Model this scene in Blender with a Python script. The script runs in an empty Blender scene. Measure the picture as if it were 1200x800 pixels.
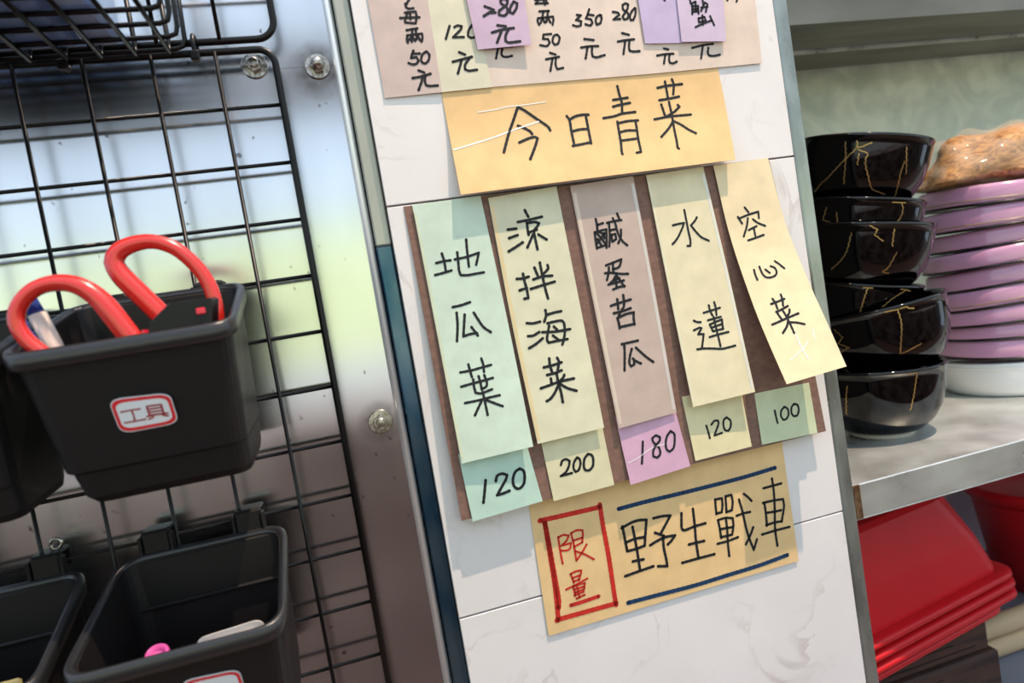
import bpy, math, random
from mathutils import Vector, Matrix

random.seed(7)
scene = bpy.context.scene
COL = scene.collection
MM = 0.001

# ------------------------------------------------------------------ camera
cam_data = bpy.data.cameras.new('camera')
cam = bpy.data.objects.new('camera', cam_data)
COL.objects.link(cam)
scene.camera = cam
cam_data.sensor_width = 36.0
cam_data.lens = 22.5
cam_data.clip_start = 0.02
yaw, pitch, roll = 0.23561249, -0.06024848, -0.16507349
fwd = Vector((math.sin(yaw) * math.cos(pitch), math.cos(yaw) * math.cos(pitch), math.sin(pitch)))
rgt = Vector((math.cos(yaw), -math.sin(yaw), 0.0))
upv = rgt.cross(fwd)
R_ = math.cos(roll) * rgt + math.sin(roll) * upv
U_ = -math.sin(roll) * rgt + math.cos(roll) * upv
m = Matrix((R_, U_, -fwd)).transposed().to_4x4()
m.translation = Vector((-0.03592572, -0.45615413, 0.22000241))
cam.matrix_world = m
cam_data.dof.use_dof = True
cam_data.dof.focus_distance = 0.50
cam_data.dof.aperture_fstop = 6.3

# ------------------------------------------------------------------ world, sun, lamp, exposure
world = bpy.data.worlds.new('world')
scene.world = world
world.use_nodes = True
wn = world.node_tree
wn.nodes['Background'].inputs[0].default_value = (0.74, 0.89, 1.08, 1)
wn.nodes['Background'].inputs[1].default_value = 1.32

sun_d = bpy.data.lights.new('sun', 'SUN')
sun_d.energy = 4.5
sun_d.color = (1.0, 0.95, 0.86)
sun_d.angle = math.radians(1.0)
sun = bpy.data.objects.new('sun', sun_d)
COL.objects.link(sun)
sun.rotation_euler = (math.radians(-52), 0, math.radians(12))

vs = scene.view_settings
vs.view_transform = 'Standard'
vs.look = 'None'
vs.exposure = 0.06
vs.gamma = 1.0
vs.use_curve_mapping = False

LAMP = (1.13, -0.86, 3.62)

# ------------------------------------------------------------------ materials
def lin(c):
    return tuple(((v / 255) / 12.92 if v / 255 <= 0.04045 else ((v / 255 + 0.055) / 1.055) ** 2.4) for v in c)

MATS = {}
def mat(name, rgb, rough=0.5, metal=0.0, var=0.0, scale=40.0, bump=0.0, bscale=200.0, coat=0.0,
        stretch=(1, 1, 1), rvar=0.0, rgb2=None, alpha=None, spec=None, detail=4.0, distort=0.0, lo=0.35, hi=0.65, aniso=0.0):
    if name in MATS:
        return MATS[name]
    mt = bpy.data.materials.new(name)
    mt.use_nodes = True
    nt = mt.node_tree
    b = nt.nodes['Principled BSDF']
    col = lin(rgb)
    b.inputs['Base Color'].default_value = (*col, 1)
    b.inputs['Roughness'].default_value = rough
    b.inputs['Metallic'].default_value = metal
    if coat:
        b.inputs['Coat Weight'].default_value = coat
        b.inputs['Coat Roughness'].default_value = 0.06
    if spec is not None:
        b.inputs['Specular IOR Level'].default_value = spec
    if alpha is not None:
        b.inputs['Alpha'].default_value = alpha
    tc = nt.nodes.new('ShaderNodeTexCoord')
    mp = nt.nodes.new('ShaderNodeMapping')
    mp.inputs['Scale'].default_value = stretch
    nt.links.new(tc.outputs['Object'], mp.inputs['Vector'])
    if var or rgb2 or rvar:
        nz = nt.nodes.new('ShaderNodeTexNoise')
        nz.inputs['Scale'].default_value = scale
        nz.inputs['Detail'].default_value = detail
        nz.inputs['Distortion'].default_value = distort
        nt.links.new(mp.outputs['Vector'], nz.inputs['Vector'])
        if var or rgb2:
            rp = nt.nodes.new('ShaderNodeValToRGB')
            rp.color_ramp.elements[0].position = lo
            rp.color_ramp.elements[1].position = hi
            if rgb2:
                c2 = lin(rgb2)
                rp.color_ramp.elements[0].color = (*c2, 1)
                rp.color_ramp.elements[1].color = (*col, 1)
            else:
                rp.color_ramp.elements[0].color = (*[v * (1 - var) for v in col], 1)
                rp.color_ramp.elements[1].color = (*[min(1, v * (1 + var * 0.6)) for v in col], 1)
            nt.links.new(nz.outputs['Fac'], rp.inputs['Fac'])
            nt.links.new(rp.outputs['Color'], b.inputs['Base Color'])
        if rvar:
            mr = nt.nodes.new('ShaderNodeMapRange')
            mr.inputs['To Min'].default_value = max(0.02, rough - rvar)
            mr.inputs['To Max'].default_value = rough + rvar
            mr.inputs['From Min'].default_value = 0.3
            mr.inputs['From Max'].default_value = 0.7
            nt.links.new(nz.outputs['Fac'], mr.inputs['Value'])
            nt.links.new(mr.outputs['Result'], b.inputs['Roughness'])
    if bump:
        n2 = nt.nodes.new('ShaderNodeTexNoise')
        n2.inputs['Scale'].default_value = bscale
        n2.inputs['Detail'].default_value = 3
        nt.links.new(mp.outputs['Vector'], n2.inputs['Vector'])
        bp = nt.nodes.new('ShaderNodeBump')
        bp.inputs['Strength'].default_value = bump
        bp.inputs['Distance'].default_value = 0.001
        nt.links.new(n2.outputs['Fac'], bp.inputs['Height'])
        nt.links.new(bp.outputs['Normal'], b.inputs['Normal'])
    MATS[name] = mt
    return mt

def marble():
    mt = mat('marble_tile', (238, 234, 232), 0.33, var=0.05, scale=9, detail=6, bump=0.05, bscale=90)
    nt = mt.node_tree
    b = nt.nodes['Principled BSDF']
    base = b.inputs['Base Color'].links[0].from_socket
    tc = nt.nodes['Texture Coordinate']
    # brownish veins where a warped noise crosses its middle value
    nz = nt.nodes.new('ShaderNodeTexNoise')
    nz.inputs['Scale'].default_value = 7
    nz.inputs['Detail'].default_value = 7
    nz.inputs['Distortion'].default_value = 2.2
    nt.links.new(tc.outputs['Object'], nz.inputs['Vector'])
    r = nt.nodes.new('ShaderNodeValToRGB')
    e = r.color_ramp.elements
    e[0].position = 0.470; e[0].color = (0, 0, 0, 1)
    e[1].position = 0.508; e[1].color = (0, 0, 0, 1)
    k = e.new(0.5); k.color = (1, 1, 1, 1)
    nt.links.new(nz.outputs['Fac'], r.inputs['Fac'])
    n3 = nt.nodes.new('ShaderNodeTexNoise')
    n3.inputs['Scale'].default_value = 14
    nt.links.new(tc.outputs['Object'], n3.inputs['Vector'])
    mul = nt.nodes.new('ShaderNodeMath'); mul.operation = 'MULTIPLY'
    r3 = nt.nodes.new('ShaderNodeValToRGB')
    r3.color_ramp.elements[0].position = 0.45; r3.color_ramp.elements[1].position = 0.68
    nt.links.new(n3.outputs['Fac'], r3.inputs['Fac'])
    nt.links.new(r.outputs['Color'], mul.inputs[0]); nt.links.new(r3.outputs['Color'], mul.inputs[1])
    m2 = nt.nodes.new('ShaderNodeMath'); m2.operation = 'MULTIPLY'; m2.inputs[1].default_value = 0.42
    nt.links.new(mul.outputs[0], m2.inputs[0])
    mx = nt.nodes.new('ShaderNodeMix'); mx.data_type = 'RGBA'
    nt.links.new(m2.outputs[0], mx.inputs['Factor'])
    nt.links.new(base, mx.inputs['A'])
    mx.inputs['B'].default_value = (*lin((168, 148, 138)), 1)
    nt.links.new(mx.outputs['Result'], b.inputs['Base Color'])
    return mt

STEEL = mat('steel_sheet', (226, 229, 233), 0.22, 1.0, scale=7, rvar=0.04, rgb2=(204, 206, 208), bump=0.06, bscale=9,
            stretch=(1.6, 1, 0.45), detail=6)
def stain_steel(mt, spots):
    nt = mt.node_tree
    b = nt.nodes['Principled BSDF']
    tc = nt.nodes['Texture Coordinate']
    nz = nt.nodes.new('ShaderNodeTexNoise'); nz.inputs['Scale'].default_value = 105; nz.inputs['Detail'].default_value = 2
    nt.links.new(tc.outputs['Object'], nz.inputs['Vector'])
    r = nt.nodes.new('ShaderNodeValToRGB')
    r.color_ramp.elements[0].position = 0.69; r.color_ramp.elements[0].color = (0, 0, 0, 1)
    r.color_ramp.elements[1].position = 0.74; r.color_ramp.elements[1].color = (0.7, 0.7, 0.7, 1)
    nt.links.new(nz.outputs['Fac'], r.inputs['Fac'])
    fac = r.outputs['Color']
    n2 = nt.nodes.new('ShaderNodeTexNoise'); n2.inputs['Scale'].default_value = 120; n2.inputs['Detail'].default_value = 5
    nt.links.new(tc.outputs['Object'], n2.inputs['Vector'])
    for (x, y, z, rad) in spots:
        d = nt.nodes.new('ShaderNodeVectorMath'); d.operation = 'DISTANCE'
        d.inputs[1].default_value = (x, y, z)
        nt.links.new(tc.outputs['Object'], d.inputs[0])
        mr = nt.nodes.new('ShaderNodeMapRange')
        mr.inputs['From Min'].default_value = rad; mr.inputs['From Max'].default_value = rad * 0.45
        nt.links.new(d.outputs['Value'], mr.inputs['Value'])
        mu = nt.nodes.new('ShaderNodeMath'); mu.operation = 'MULTIPLY'
        nt.links.new(mr.outputs['Result'], mu.inputs[0]); nt.links.new(n2.outputs['Fac'], mu.inputs[1])
        mxm = nt.nodes.new('ShaderNodeMath'); mxm.operation = 'MAXIMUM'
        nt.links.new(fac, mxm.inputs[0]); nt.links.new(mu.outputs[0], mxm.inputs[1])
        fac = mxm.outputs[0]
    base = b.inputs['Base Color'].links[0].from_socket
    mx = nt.nodes.new('ShaderNodeMix'); mx.data_type = 'RGBA'
    nt.links.new(fac, mx.inputs['Factor']); nt.links.new(base, mx.inputs['A'])
    mx.inputs['B'].default_value = (*lin((74, 62, 50)), 1)
    nt.links.new(mx.outputs['Result'], b.inputs['Base Color'])
def brush(mt, amount, d):
    nt = mt.node_tree
    b = nt.nodes['Principled BSDF']
    b.inputs['Anisotropic'].default_value = amount
    cx_ = nt.nodes.new('ShaderNodeCombineXYZ')
    for k in range(3):
        cx_.inputs[k].default_value = d[k]
    nt.links.new(cx_.outputs[0], b.inputs['Tangent'])
brush(STEEL, 0.85, (1, 0, 0))
stain_steel(STEEL, [(-0.0285, 0.010, 0.3995, 0.022), (-0.0285, 0.0106, 0.4060, 0.016), (-0.0292, 0.010, 0.1515, 0.017)])
STEEL_DULL = mat('steel_dull', (206, 212, 210), 0.36, 0.55, scale=22, rvar=0.1, rgb2=(178, 182, 178), detail=6)
STEEL_EDGE = mat('steel_edge', (240, 243, 246), 0.42, 0.6, scale=60, rvar=0.05)
STEEL_BACK = mat('steel_back_panel', (206, 212, 196), 0.42, 0.25, scale=16, rvar=0.1, rgb2=(172, 180, 166), detail=6, distort=1.2)
STEEL_BLUE = mat('painted_blue_reflection', (98, 120, 136), 0.22, 0.8, scale=35, rgb2=(46, 84, 112), stretch=(1, 1, 0.5))  # bluish reflection on the steel strip, put into its base colour
BOLT = mat('bolt_metal', (205, 202, 196), 0.24, 1.0, scale=300, rgb2=(140, 132, 120))
WIRE = mat('black_coated_wire', (10, 10, 11), 0.32, spec=0.3)
PLASTIC = mat('black_plastic', (27, 25, 25), 0.45, bump=0.12, bscale=900, spec=0.3)
PLASTIC_RIM = mat('black_plastic_rim', (36, 36, 38), 0.3, bump=0.08, bscale=1200, spec=0.6)
TILE = marble()
GROUT = mat('grey_grout', (70, 68, 66), 0.9)
INK_K = mat('black_marker_ink', (38, 40, 44), 0.55, spec=0.2)
INK_R = mat('red_marker_ink', (204, 52, 44), 0.6, var=0.15, scale=180, spec=0.2)
INK_B = mat('blue_marker_ink', (32, 62, 96), 0.6, var=0.2, scale=180, spec=0.2)
PAINTED_GLINT = mat('painted_tape_glint', (250, 248, 242), 0.25, coat=0.6)  # light glints on the clear tape, painted as white strokes
RED_PL = mat('red_handle_plastic', (214, 44, 36), 0.25, coat=0.6)
RED_TUB = mat('red_tub_plastic', (206, 26, 34), 0.4, var=0.06, scale=12, spec=0.3)
BLACK_GLAZE = mat('black_glaze', (5, 5, 6), 0.05, spec=0.5)
GOLD = mat('gold_line', (206, 168, 104), 0.35, 0.7)
PURPLE = mat('purple_glaze', (206, 152, 186), 0.16, var=0.07, scale=30, coat=0.6, stretch=(1, 1, 3))
RIM_BROWN = mat('brown_rim_edge', (22, 14, 14), 0.25)
WHITE_GLAZE = mat('white_glaze', (236, 236, 234), 0.14, coat=0.6)
UNGLAZED = mat('unglazed_foot', (190, 184, 172), 0.7)

def paper_mat(name, rgb, rough=0.62):
    return mat(name, rgb, rough, var=0.07, scale=55, bump=0.07, bscale=700, detail=5, spec=0.35)

# ------------------------------------------------------------------ mesh helpers
def mesh_obj(name, verts, faces, material, parent=None, smooth=False, local=False):
    me = bpy.data.meshes.new(name)
    me.from_pydata([tuple(v) for v in verts], [], faces)
    me.validate()
    me.update()
    if material:
        me.materials.append(material)
    if smooth:
        for p in me.polygons:
            p.use_smooth = True
    o = bpy.data.objects.new(name, me)
    COL.objects.link(o)
    if parent is not None:
        o.parent = parent
        if not local:
            o.matrix_parent_inverse = Matrix.Identity(4)
            off = parent.get('_o')
            if off is not None:
                for v in me.vertices:
                    v.co -= Vector(off)
    return o

def thing(name, label, cat, loc=(0, 0, 0), group=None):
    o = bpy.data.objects.new(name, None)
    COL.objects.link(o)
    o.empty_display_size = 0.02
    o.location = loc
    o['label'] = label
    o['category'] = cat
    o['_o'] = list(loc)
    if group:
        o['group'] = group
    return o

def tag(o, label, cat, group=None):
    o['label'] = label
    o['category'] = cat
    if group:
        o['group'] = group
    return o

def structure(o, label=None):
    o['kind'] = 'structure'
    if label:
        o['label'] = label
    return o

class MB:
    def __init__(s):
        s.v = []; s.f = []
    def add(s, vs, fs):
        b = len(s.v)
        s.v += [Vector(v) for v in vs]
        s.f += [tuple(i + b for i in f) for f in fs]
        return s
    def box(s, lo, hi, bev=0.0):
        (x0, y0, z0), (x1, y1, z1) = lo, hi
        if not bev:
            vs = [(x, y, z) for x in (x0, x1) for y in (y0, y1) for z in (z0, z1)]
            return s.add(vs, [(0, 1, 3, 2), (4, 6, 7, 5), (0, 4, 5, 1), (2, 3, 7, 6), (0, 2, 6, 4), (1, 5, 7, 3)])
        b = min(bev, (x1 - x0) / 2.01, (y1 - y0) / 2.01, (z1 - z0) / 2.01)
        idx = {}; vs = []
        L, Hh = (x0, y0, z0), (x1, y1, z1)
        for c in [(i, j, k) for i in (0, 1) for j in (0, 1) for k in (0, 1)]:
            for a in range(3):
                p = []
                for d in range(3):
                    e = Hh[d] if c[d] else L[d]
                    if d != a:
                        e += -b if c[d] else b
                    p.append(e)
                idx[(c, a)] = len(vs); vs.append(p)
        fs = []
        for a in range(3):
            o1, o2 = [d for d in range(3) if d != a]
            for side in (0, 1):
                q = []
                for (i, j) in ((0, 0), (1, 0), (1, 1), (0, 1)):
                    c = [0, 0, 0]; c[a] = side; c[o1] = i; c[o2] = j
                    q.append(idx[(tuple(c), a)])
                fs.append(tuple(q))
        for a in range(3):
            o1, o2 = [d for d in range(3) if d != a]
            for i in (0, 1):
                for j in (0, 1):
                    c0 = [0, 0, 0]; c0[o1] = i; c0[o2] = j
                    c1 = list(c0); c1[a] = 1
                    c0, c1 = tuple(c0), tuple(c1)
                    fs.append((idx[(c0, o1)], idx[(c1, o1)], idx[(c1, o2)], idx[(c0, o2)]))
        for c in [(i, j, k) for i in (0, 1) for j in (0, 1) for k in (0, 1)]:
            fs.append((idx[(c, 0)], idx[(c, 1)], idx[(c, 2)]))
        return s.add(vs, fs)
    def tube(s, pts, r, n=8, closed=False, caps=True):
        pts = [Vector(p) for p in pts]
        N = len(pts)
        rr = r if isinstance(r, (list, tuple)) else [r] * N
        rings = []
        ref = None
        for i in range(N):
            if closed:
                t = pts[(i + 1) % N] - pts[i - 1]
            else:
                t = pts[min(i + 1, N - 1)] - pts[max(i - 1, 0)]
            t.normalize()
            if ref is None:
                ref = Vector((0, 0, 1)) if abs(t.z) < 0.8 else Vector((1, 0, 0))
            a = (ref - t * ref.dot(t)).normalized()
            ref = a
            b = t.cross(a)
            rings.append([pts[i] + (a * math.cos(2 * math.pi * k / n) + b * math.sin(2 * math.pi * k / n)) * rr[i] for k in range(n)])
        vs = [v for g in rings for v in g]
        fs = []
        for i in range(N if closed else N - 1):
            j = (i + 1) % N
            for k in range(n):
                fs.append((i * n + k, i * n + (k + 1) % n, j * n + (k + 1) % n, j * n + k))
        if not closed and caps:
            fs.append(tuple(reversed(range(n))))
            fs.append(tuple((N - 1) * n + k for k in range(n)))
        return s.add(vs, fs)
    def lathe(s, prof, n=48, M=None):
        vs = []; fs = []
        for (r, z) in prof:
            for k in range(n):
                a = 2 * math.pi * k / n
                vs.append(Vector((r * math.cos(a), r * math.sin(a), z)))
        if M is not None:
            vs = [M @ v for v in vs]
        for i in range(len(prof) - 1):
            for k in range(n):
                fs.append((i * n + k, i * n + (k + 1) % n, (i + 1) * n + (k + 1) % n, (i + 1) * n + k))
        if prof[0][0] > 1e-6:
            fs.append(tuple(reversed(range(n))))
        if prof[-1][0] > 1e-6:
            fs.append(tuple((len(prof) - 1) * n + k for k in range(n)))
        return s.add(vs, fs)
    def rings(s, rs, cap0=True, cap1=True):
        n = len(rs[0])
        vs = [v for g in rs for v in g]
        fs = []
        for i in range(len(rs) - 1):
            for k in range(n):
                fs.append((i * n + k, i * n + (k + 1) % n, (i + 1) * n + (k + 1) % n, (i + 1) * n + k))
        if cap0:
            fs.append(tuple(reversed(range(n))))
        if cap1:
            fs.append(tuple((len(rs) - 1) * n + k for k in range(n)))
        return s.add(vs, fs)
    def prism(s, poly, d):
        n = len(poly); d = Vector(d)
        vs = [Vector(p) for p in poly] + [Vector(p) + d for p in poly]
        fs = [tuple(range(n)), tuple(reversed(range(n, 2 * n)))]
        fs += [(k, k + n, (k + 1) % n + n, (k + 1) % n) for k in range(n)]
        return s.add(vs, fs)
    def build(s, name, material, parent=None, smooth=False):
        return mesh_obj(name, s.v, s.f, material, parent, smooth)

def rounded(ring_pts, r, seg=4):
    """2-D polygon corners -> rounded outline"""
    out = []
    n = len(ring_pts)
    for i in range(n):
        p = Vector(ring_pts[i]); a = (Vector(ring_pts[i - 1]) - p); b = (Vector(ring_pts[(i + 1) % n]) - p)
        a.normalize(); b.normalize()
        for k in range(seg + 1):
            t = k / seg
            q = (p + a * r) * (1 - t) ** 2 + p * 2 * t * (1 - t) + (p + b * r) * t ** 2
            out.append(q)
    return out

def catmull(pts, step):
    """resample a polyline; smooth where it bends gently, keep sharp corners"""
    pts = [Vector(p) for p in pts]
    n = len(pts)
    corner = [True] * n
    for i in range(1, n - 1):
        a = pts[i] - pts[i - 1]; b = pts[i + 1] - pts[i]
        if a.length > 1e-9 and b.length > 1e-9:
            corner[i] = a.angle(b) > math.radians(62)
    out = [pts[0]]
    for i in range(n - 1):
        p1, p2 = pts[i], pts[i + 1]
        p0 = p1 * 2 - p2 if corner[i] else pts[i - 1]
        p3 = p2 * 2 - p1 if corner[i + 1] else pts[i + 2]
        L = (p2 - p1).length
        k = max(1, int(L / step + 0.5))
        m1 = (p2 - p0) * 0.5; m2 = (p3 - p1) * 0.5
        if m1.length > L: m1 = m1 * (L / m1.length)
        if m2.length > L: m2 = m2 * (L / m2.length)
        for j in range(1, k + 1):
            t = j / k
            out.append((2 * t ** 3 - 3 * t * t + 1) * p1 + (t ** 3 - 2 * t * t + t) * m1 + (-2 * t ** 3 + 3 * t * t) * p2 + (t ** 3 - t * t) * m2)
    return out

def ribbon(mb, pts, nrm, w):
    """flat pen stroke: pts in 3-D, nrm(i) surface normal, full width w, round ends"""
    n = len(pts)
    L = []; 
    for i in range(n):
        t = (pts[min(i + 1, n - 1)] - pts[max(i - 1, 0)])
        if t.length < 1e-9:
            t = Vector((1, 0, 0))
        t.normalize()
        side = t.cross(nrm[i]).normalized()
        ww = w * (1 + 0.07 * math.sin(i * 1.7 + n))
        if i == 0 or i == n - 1:
            ww *= 1.06
        L.append((pts[i] + side * ww / 2, pts[i] - side * ww / 2))
    vs = [v for a in L for v in a]
    fs = [(2 * i, 2 * i + 1, 2 * i + 3, 2 * i + 2) for i in range(n - 1)]
    mb.add(vs, fs)
    for i in range(n):
        sharp = i in (0, n - 1)
        if not sharp:
            sharp = (pts[i] - pts[i - 1]).angle(pts[i + 1] - pts[i], 0) > 0.5
        if sharp:
            a = nrm[i].orthogonal().normalized(); b = nrm[i].cross(a)
            mb.add([pts[i] + (a * math.cos(k * math.pi / 5) + b * math.sin(k * math.pi / 5)) * w * 0.52 for k in range(10)], [tuple(range(10))])

def fix_normals(o):
    import bmesh
    bm = bmesh.new(); bm.from_mesh(o.data)
    bmesh.ops.recalc_face_normals(bm, faces=bm.faces)
    bm.to_mesh(o.data); bm.free()
    return o

# ------------------------------------------------------------------ the setting
# tiled pier in the middle
pier = structure(MB().box((0.0, 0.0085, -0.42), (0.3338, 0.40, 1.3)).build('wall_center', GROUT), 'white marble tiled pier carrying the paper menu')
for k, (z0, z1) in enumerate(((-0.30, -0.0007), (0.0007, 0.2993), (0.3007, 0.60))):
    t = MB().box((0.0008, 0.0, z0), (0.3335, 0.008, z1), 0.0003).build('tile', TILE, pier)

# stainless trims along the pier edges
t = MB()
t.box((0.3340, -0.0008, -0.42), (0.3465, 0.022, 1.3), 0.0012)
structure(t.build('trim_1', mat('trim_steel', (172, 180, 176), 0.3, 0.7, scale=40, rgb2=(140, 146, 142), rvar=0.08, stretch=(1, 1, 0.4))), 'brushed steel corner trim on the pier beside the bowls')
t = MB().box((-0.0110, 0.0040, -0.42), (-0.0002, 0.40, 0.2740), 0.0010)
t2 = structure(t.build('trim_2', STEEL_BLUE), 'narrow steel strip between steel sheet and tiles, bluish below and pale above')
MB().box((-0.0110, 0.0040, 0.2742), (-0.0002, 0.40, 1.3), 0.0010).build('pale_strip', mat('pale_strip', (176, 178, 166), 0.35, 0.3, var=0.06, scale=30), t2)

# steel sheets on the left
wl = structure(MB().box((-0.90, 0.0125, -0.42), (-0.0135, 0.40, 1.3)).build('wall_left', GROUT), 'stainless steel sheet wall behind the wire grids')
def sheet(z0, z1, y):
    nx, nz = 30, 30
    vs = []; fs = []
    x0, x1 = -0.90, -0.0160
    for j in range(nz + 1):
        for i in range(nx + 1):
            x = x0 + (x1 - x0) * i / nx; z = z0 + (z1 - z0) * j / nz
            vs.append((x, y, z))
    for j in range(nz):
        for i in range(nx):
            a = j * (nx + 1) + i
            fs.append((a, a + 1, a + nx + 2, a + nx + 1))
    b = len(vs)
    vs += [(x0, y + 0.0015, z0), (x1, y + 0.0015, z0), (x1, y + 0.0015, z1), (x0, y + 0.0015, z1)]
    fs.append((b, b + 3, b + 2, b + 1))
    bot = list(range(nx + 1)); top = list(range(nz * (nx + 1), (nz + 1) * (nx + 1)))
    fs.append(tuple(reversed(bot)) + (b, b + 1)) ; fs.append(tuple(top) + (b + 2, b + 3))
    o = mesh_obj('steel_sheet', vs, fs, STEEL, wl, smooth=False)
    return o
sheet(-0.42, 0.4030, 0.0100)
sheet(0.4034, 1.3, 0.0106)
MB().tube([(-0.0147, 0.0100, -0.42), (-0.0147, 0.0100, 1.3)], 0.0030, 14).build('hemmed_edge', STEEL_EDGE, wl, True)

# back of the open cupboard on the right, shelf, hood above
wb = structure(MB().box((0.3465, 0.36, 0.0), (2.2, 0.40, 1.3)).build('wall_back', STEEL_BACK), 'smeared grey green steel back panel behind the bowls')
structure(MB().box((0.3465, 0.36, -0.42), (2.2, 0.40, 0.0)).build('wall_rear', mat('lilac_white_wall', (214, 212, 222), 0.5, var=0.04, scale=8)), 'pale lilac wall below the steel shelf')
structure(MB().box((2.2, -0.1, -1.2), (2.3, 0.4, 2.6)).build('wall_right', GROUT))
hood = MB()
hood.box((0.3465, 0.198, 0.485), (2.2, 0.36, 0.70))
hood = structure(hood.build('trim_3', mat('hood_steel', (120, 121, 114), 0.4, 0.5, scale=10, rgb2=(88, 88, 80), stretch=(0.4, 3, 1))), 'dark steel hood above the bowl shelf')
MB().box((0.3465, 0.281, 0.481), (2.2, 0.285, 0.4849)).build('seam_strip', STEEL_DULL, hood)
structure(MB().box((-6, 0.40, -1.2), (6, 0.5, 3.0)).build('wall_sun_blocker', GROUT), 'unseen wall added behind the stall to keep the sun off it')  # unseen wall, added so the sun does not reach the stall

# what the steel and the glazes mirror: the open front of the stall
structure(mesh_obj('floor', [(-6, 0.4, -1.2), (6, 0.4, -1.2), (6, -4.0, -1.2), (-6, -4.0, -1.2)], [(0, 3, 2, 1)],
          mat('stall_floor', (134, 110, 100), 0.5, var=0.2, scale=4)))
structure(MB().box((-5, -2.0, -1.2), (5, -1.35, -0.02), 0.01).build('front_counter', mat('counter_front', (196, 182, 178), 0.45, rgb2=(92, 64, 60), scale=2.2, stretch=(1, 1, 1.6))))
structure(mesh_obj('road', [(-60, -4.0, -1.22), (60, -4.0, -1.22), (60, -34, -1.22), (-60, -34, -1.22)], [(0, 3, 2, 1)],
          mat('pale_road', (196, 192, 188), 0.8, var=0.06, scale=0.8)))
nx, ny = 40, 12
vs = []; fs = []
for j in range(ny + 1):
    for i in range(nx + 1):
        t = j / ny
        x = -70 + 140 * i / nx
        vs.append((x, -34 - 26 * t, -1.22 + 11.5 * t ** 0.8 + 0.9 * math.sin(x * 0.21 + 1) * t + 0.5 * math.sin(x * 0.53) * t))
for j in range(ny):
    for i in range(nx):
        a = j * (nx + 1) + i
        fs.append((a, a + 1, a + nx + 2, a + nx + 1))
hs = mesh_obj('green_hillside', vs, fs, mat('hillside_grass', (194, 200, 150), 0.9, var=0.2, scale=0.5), None, True)
fix_normals(hs)
structure(hs)
structure(MB().box((-5, -2.6, 1.22), (5, -2.5, 1.50)).build('awning_beam', mat('dark_beam', (44, 46, 52), 0.5)))

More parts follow.
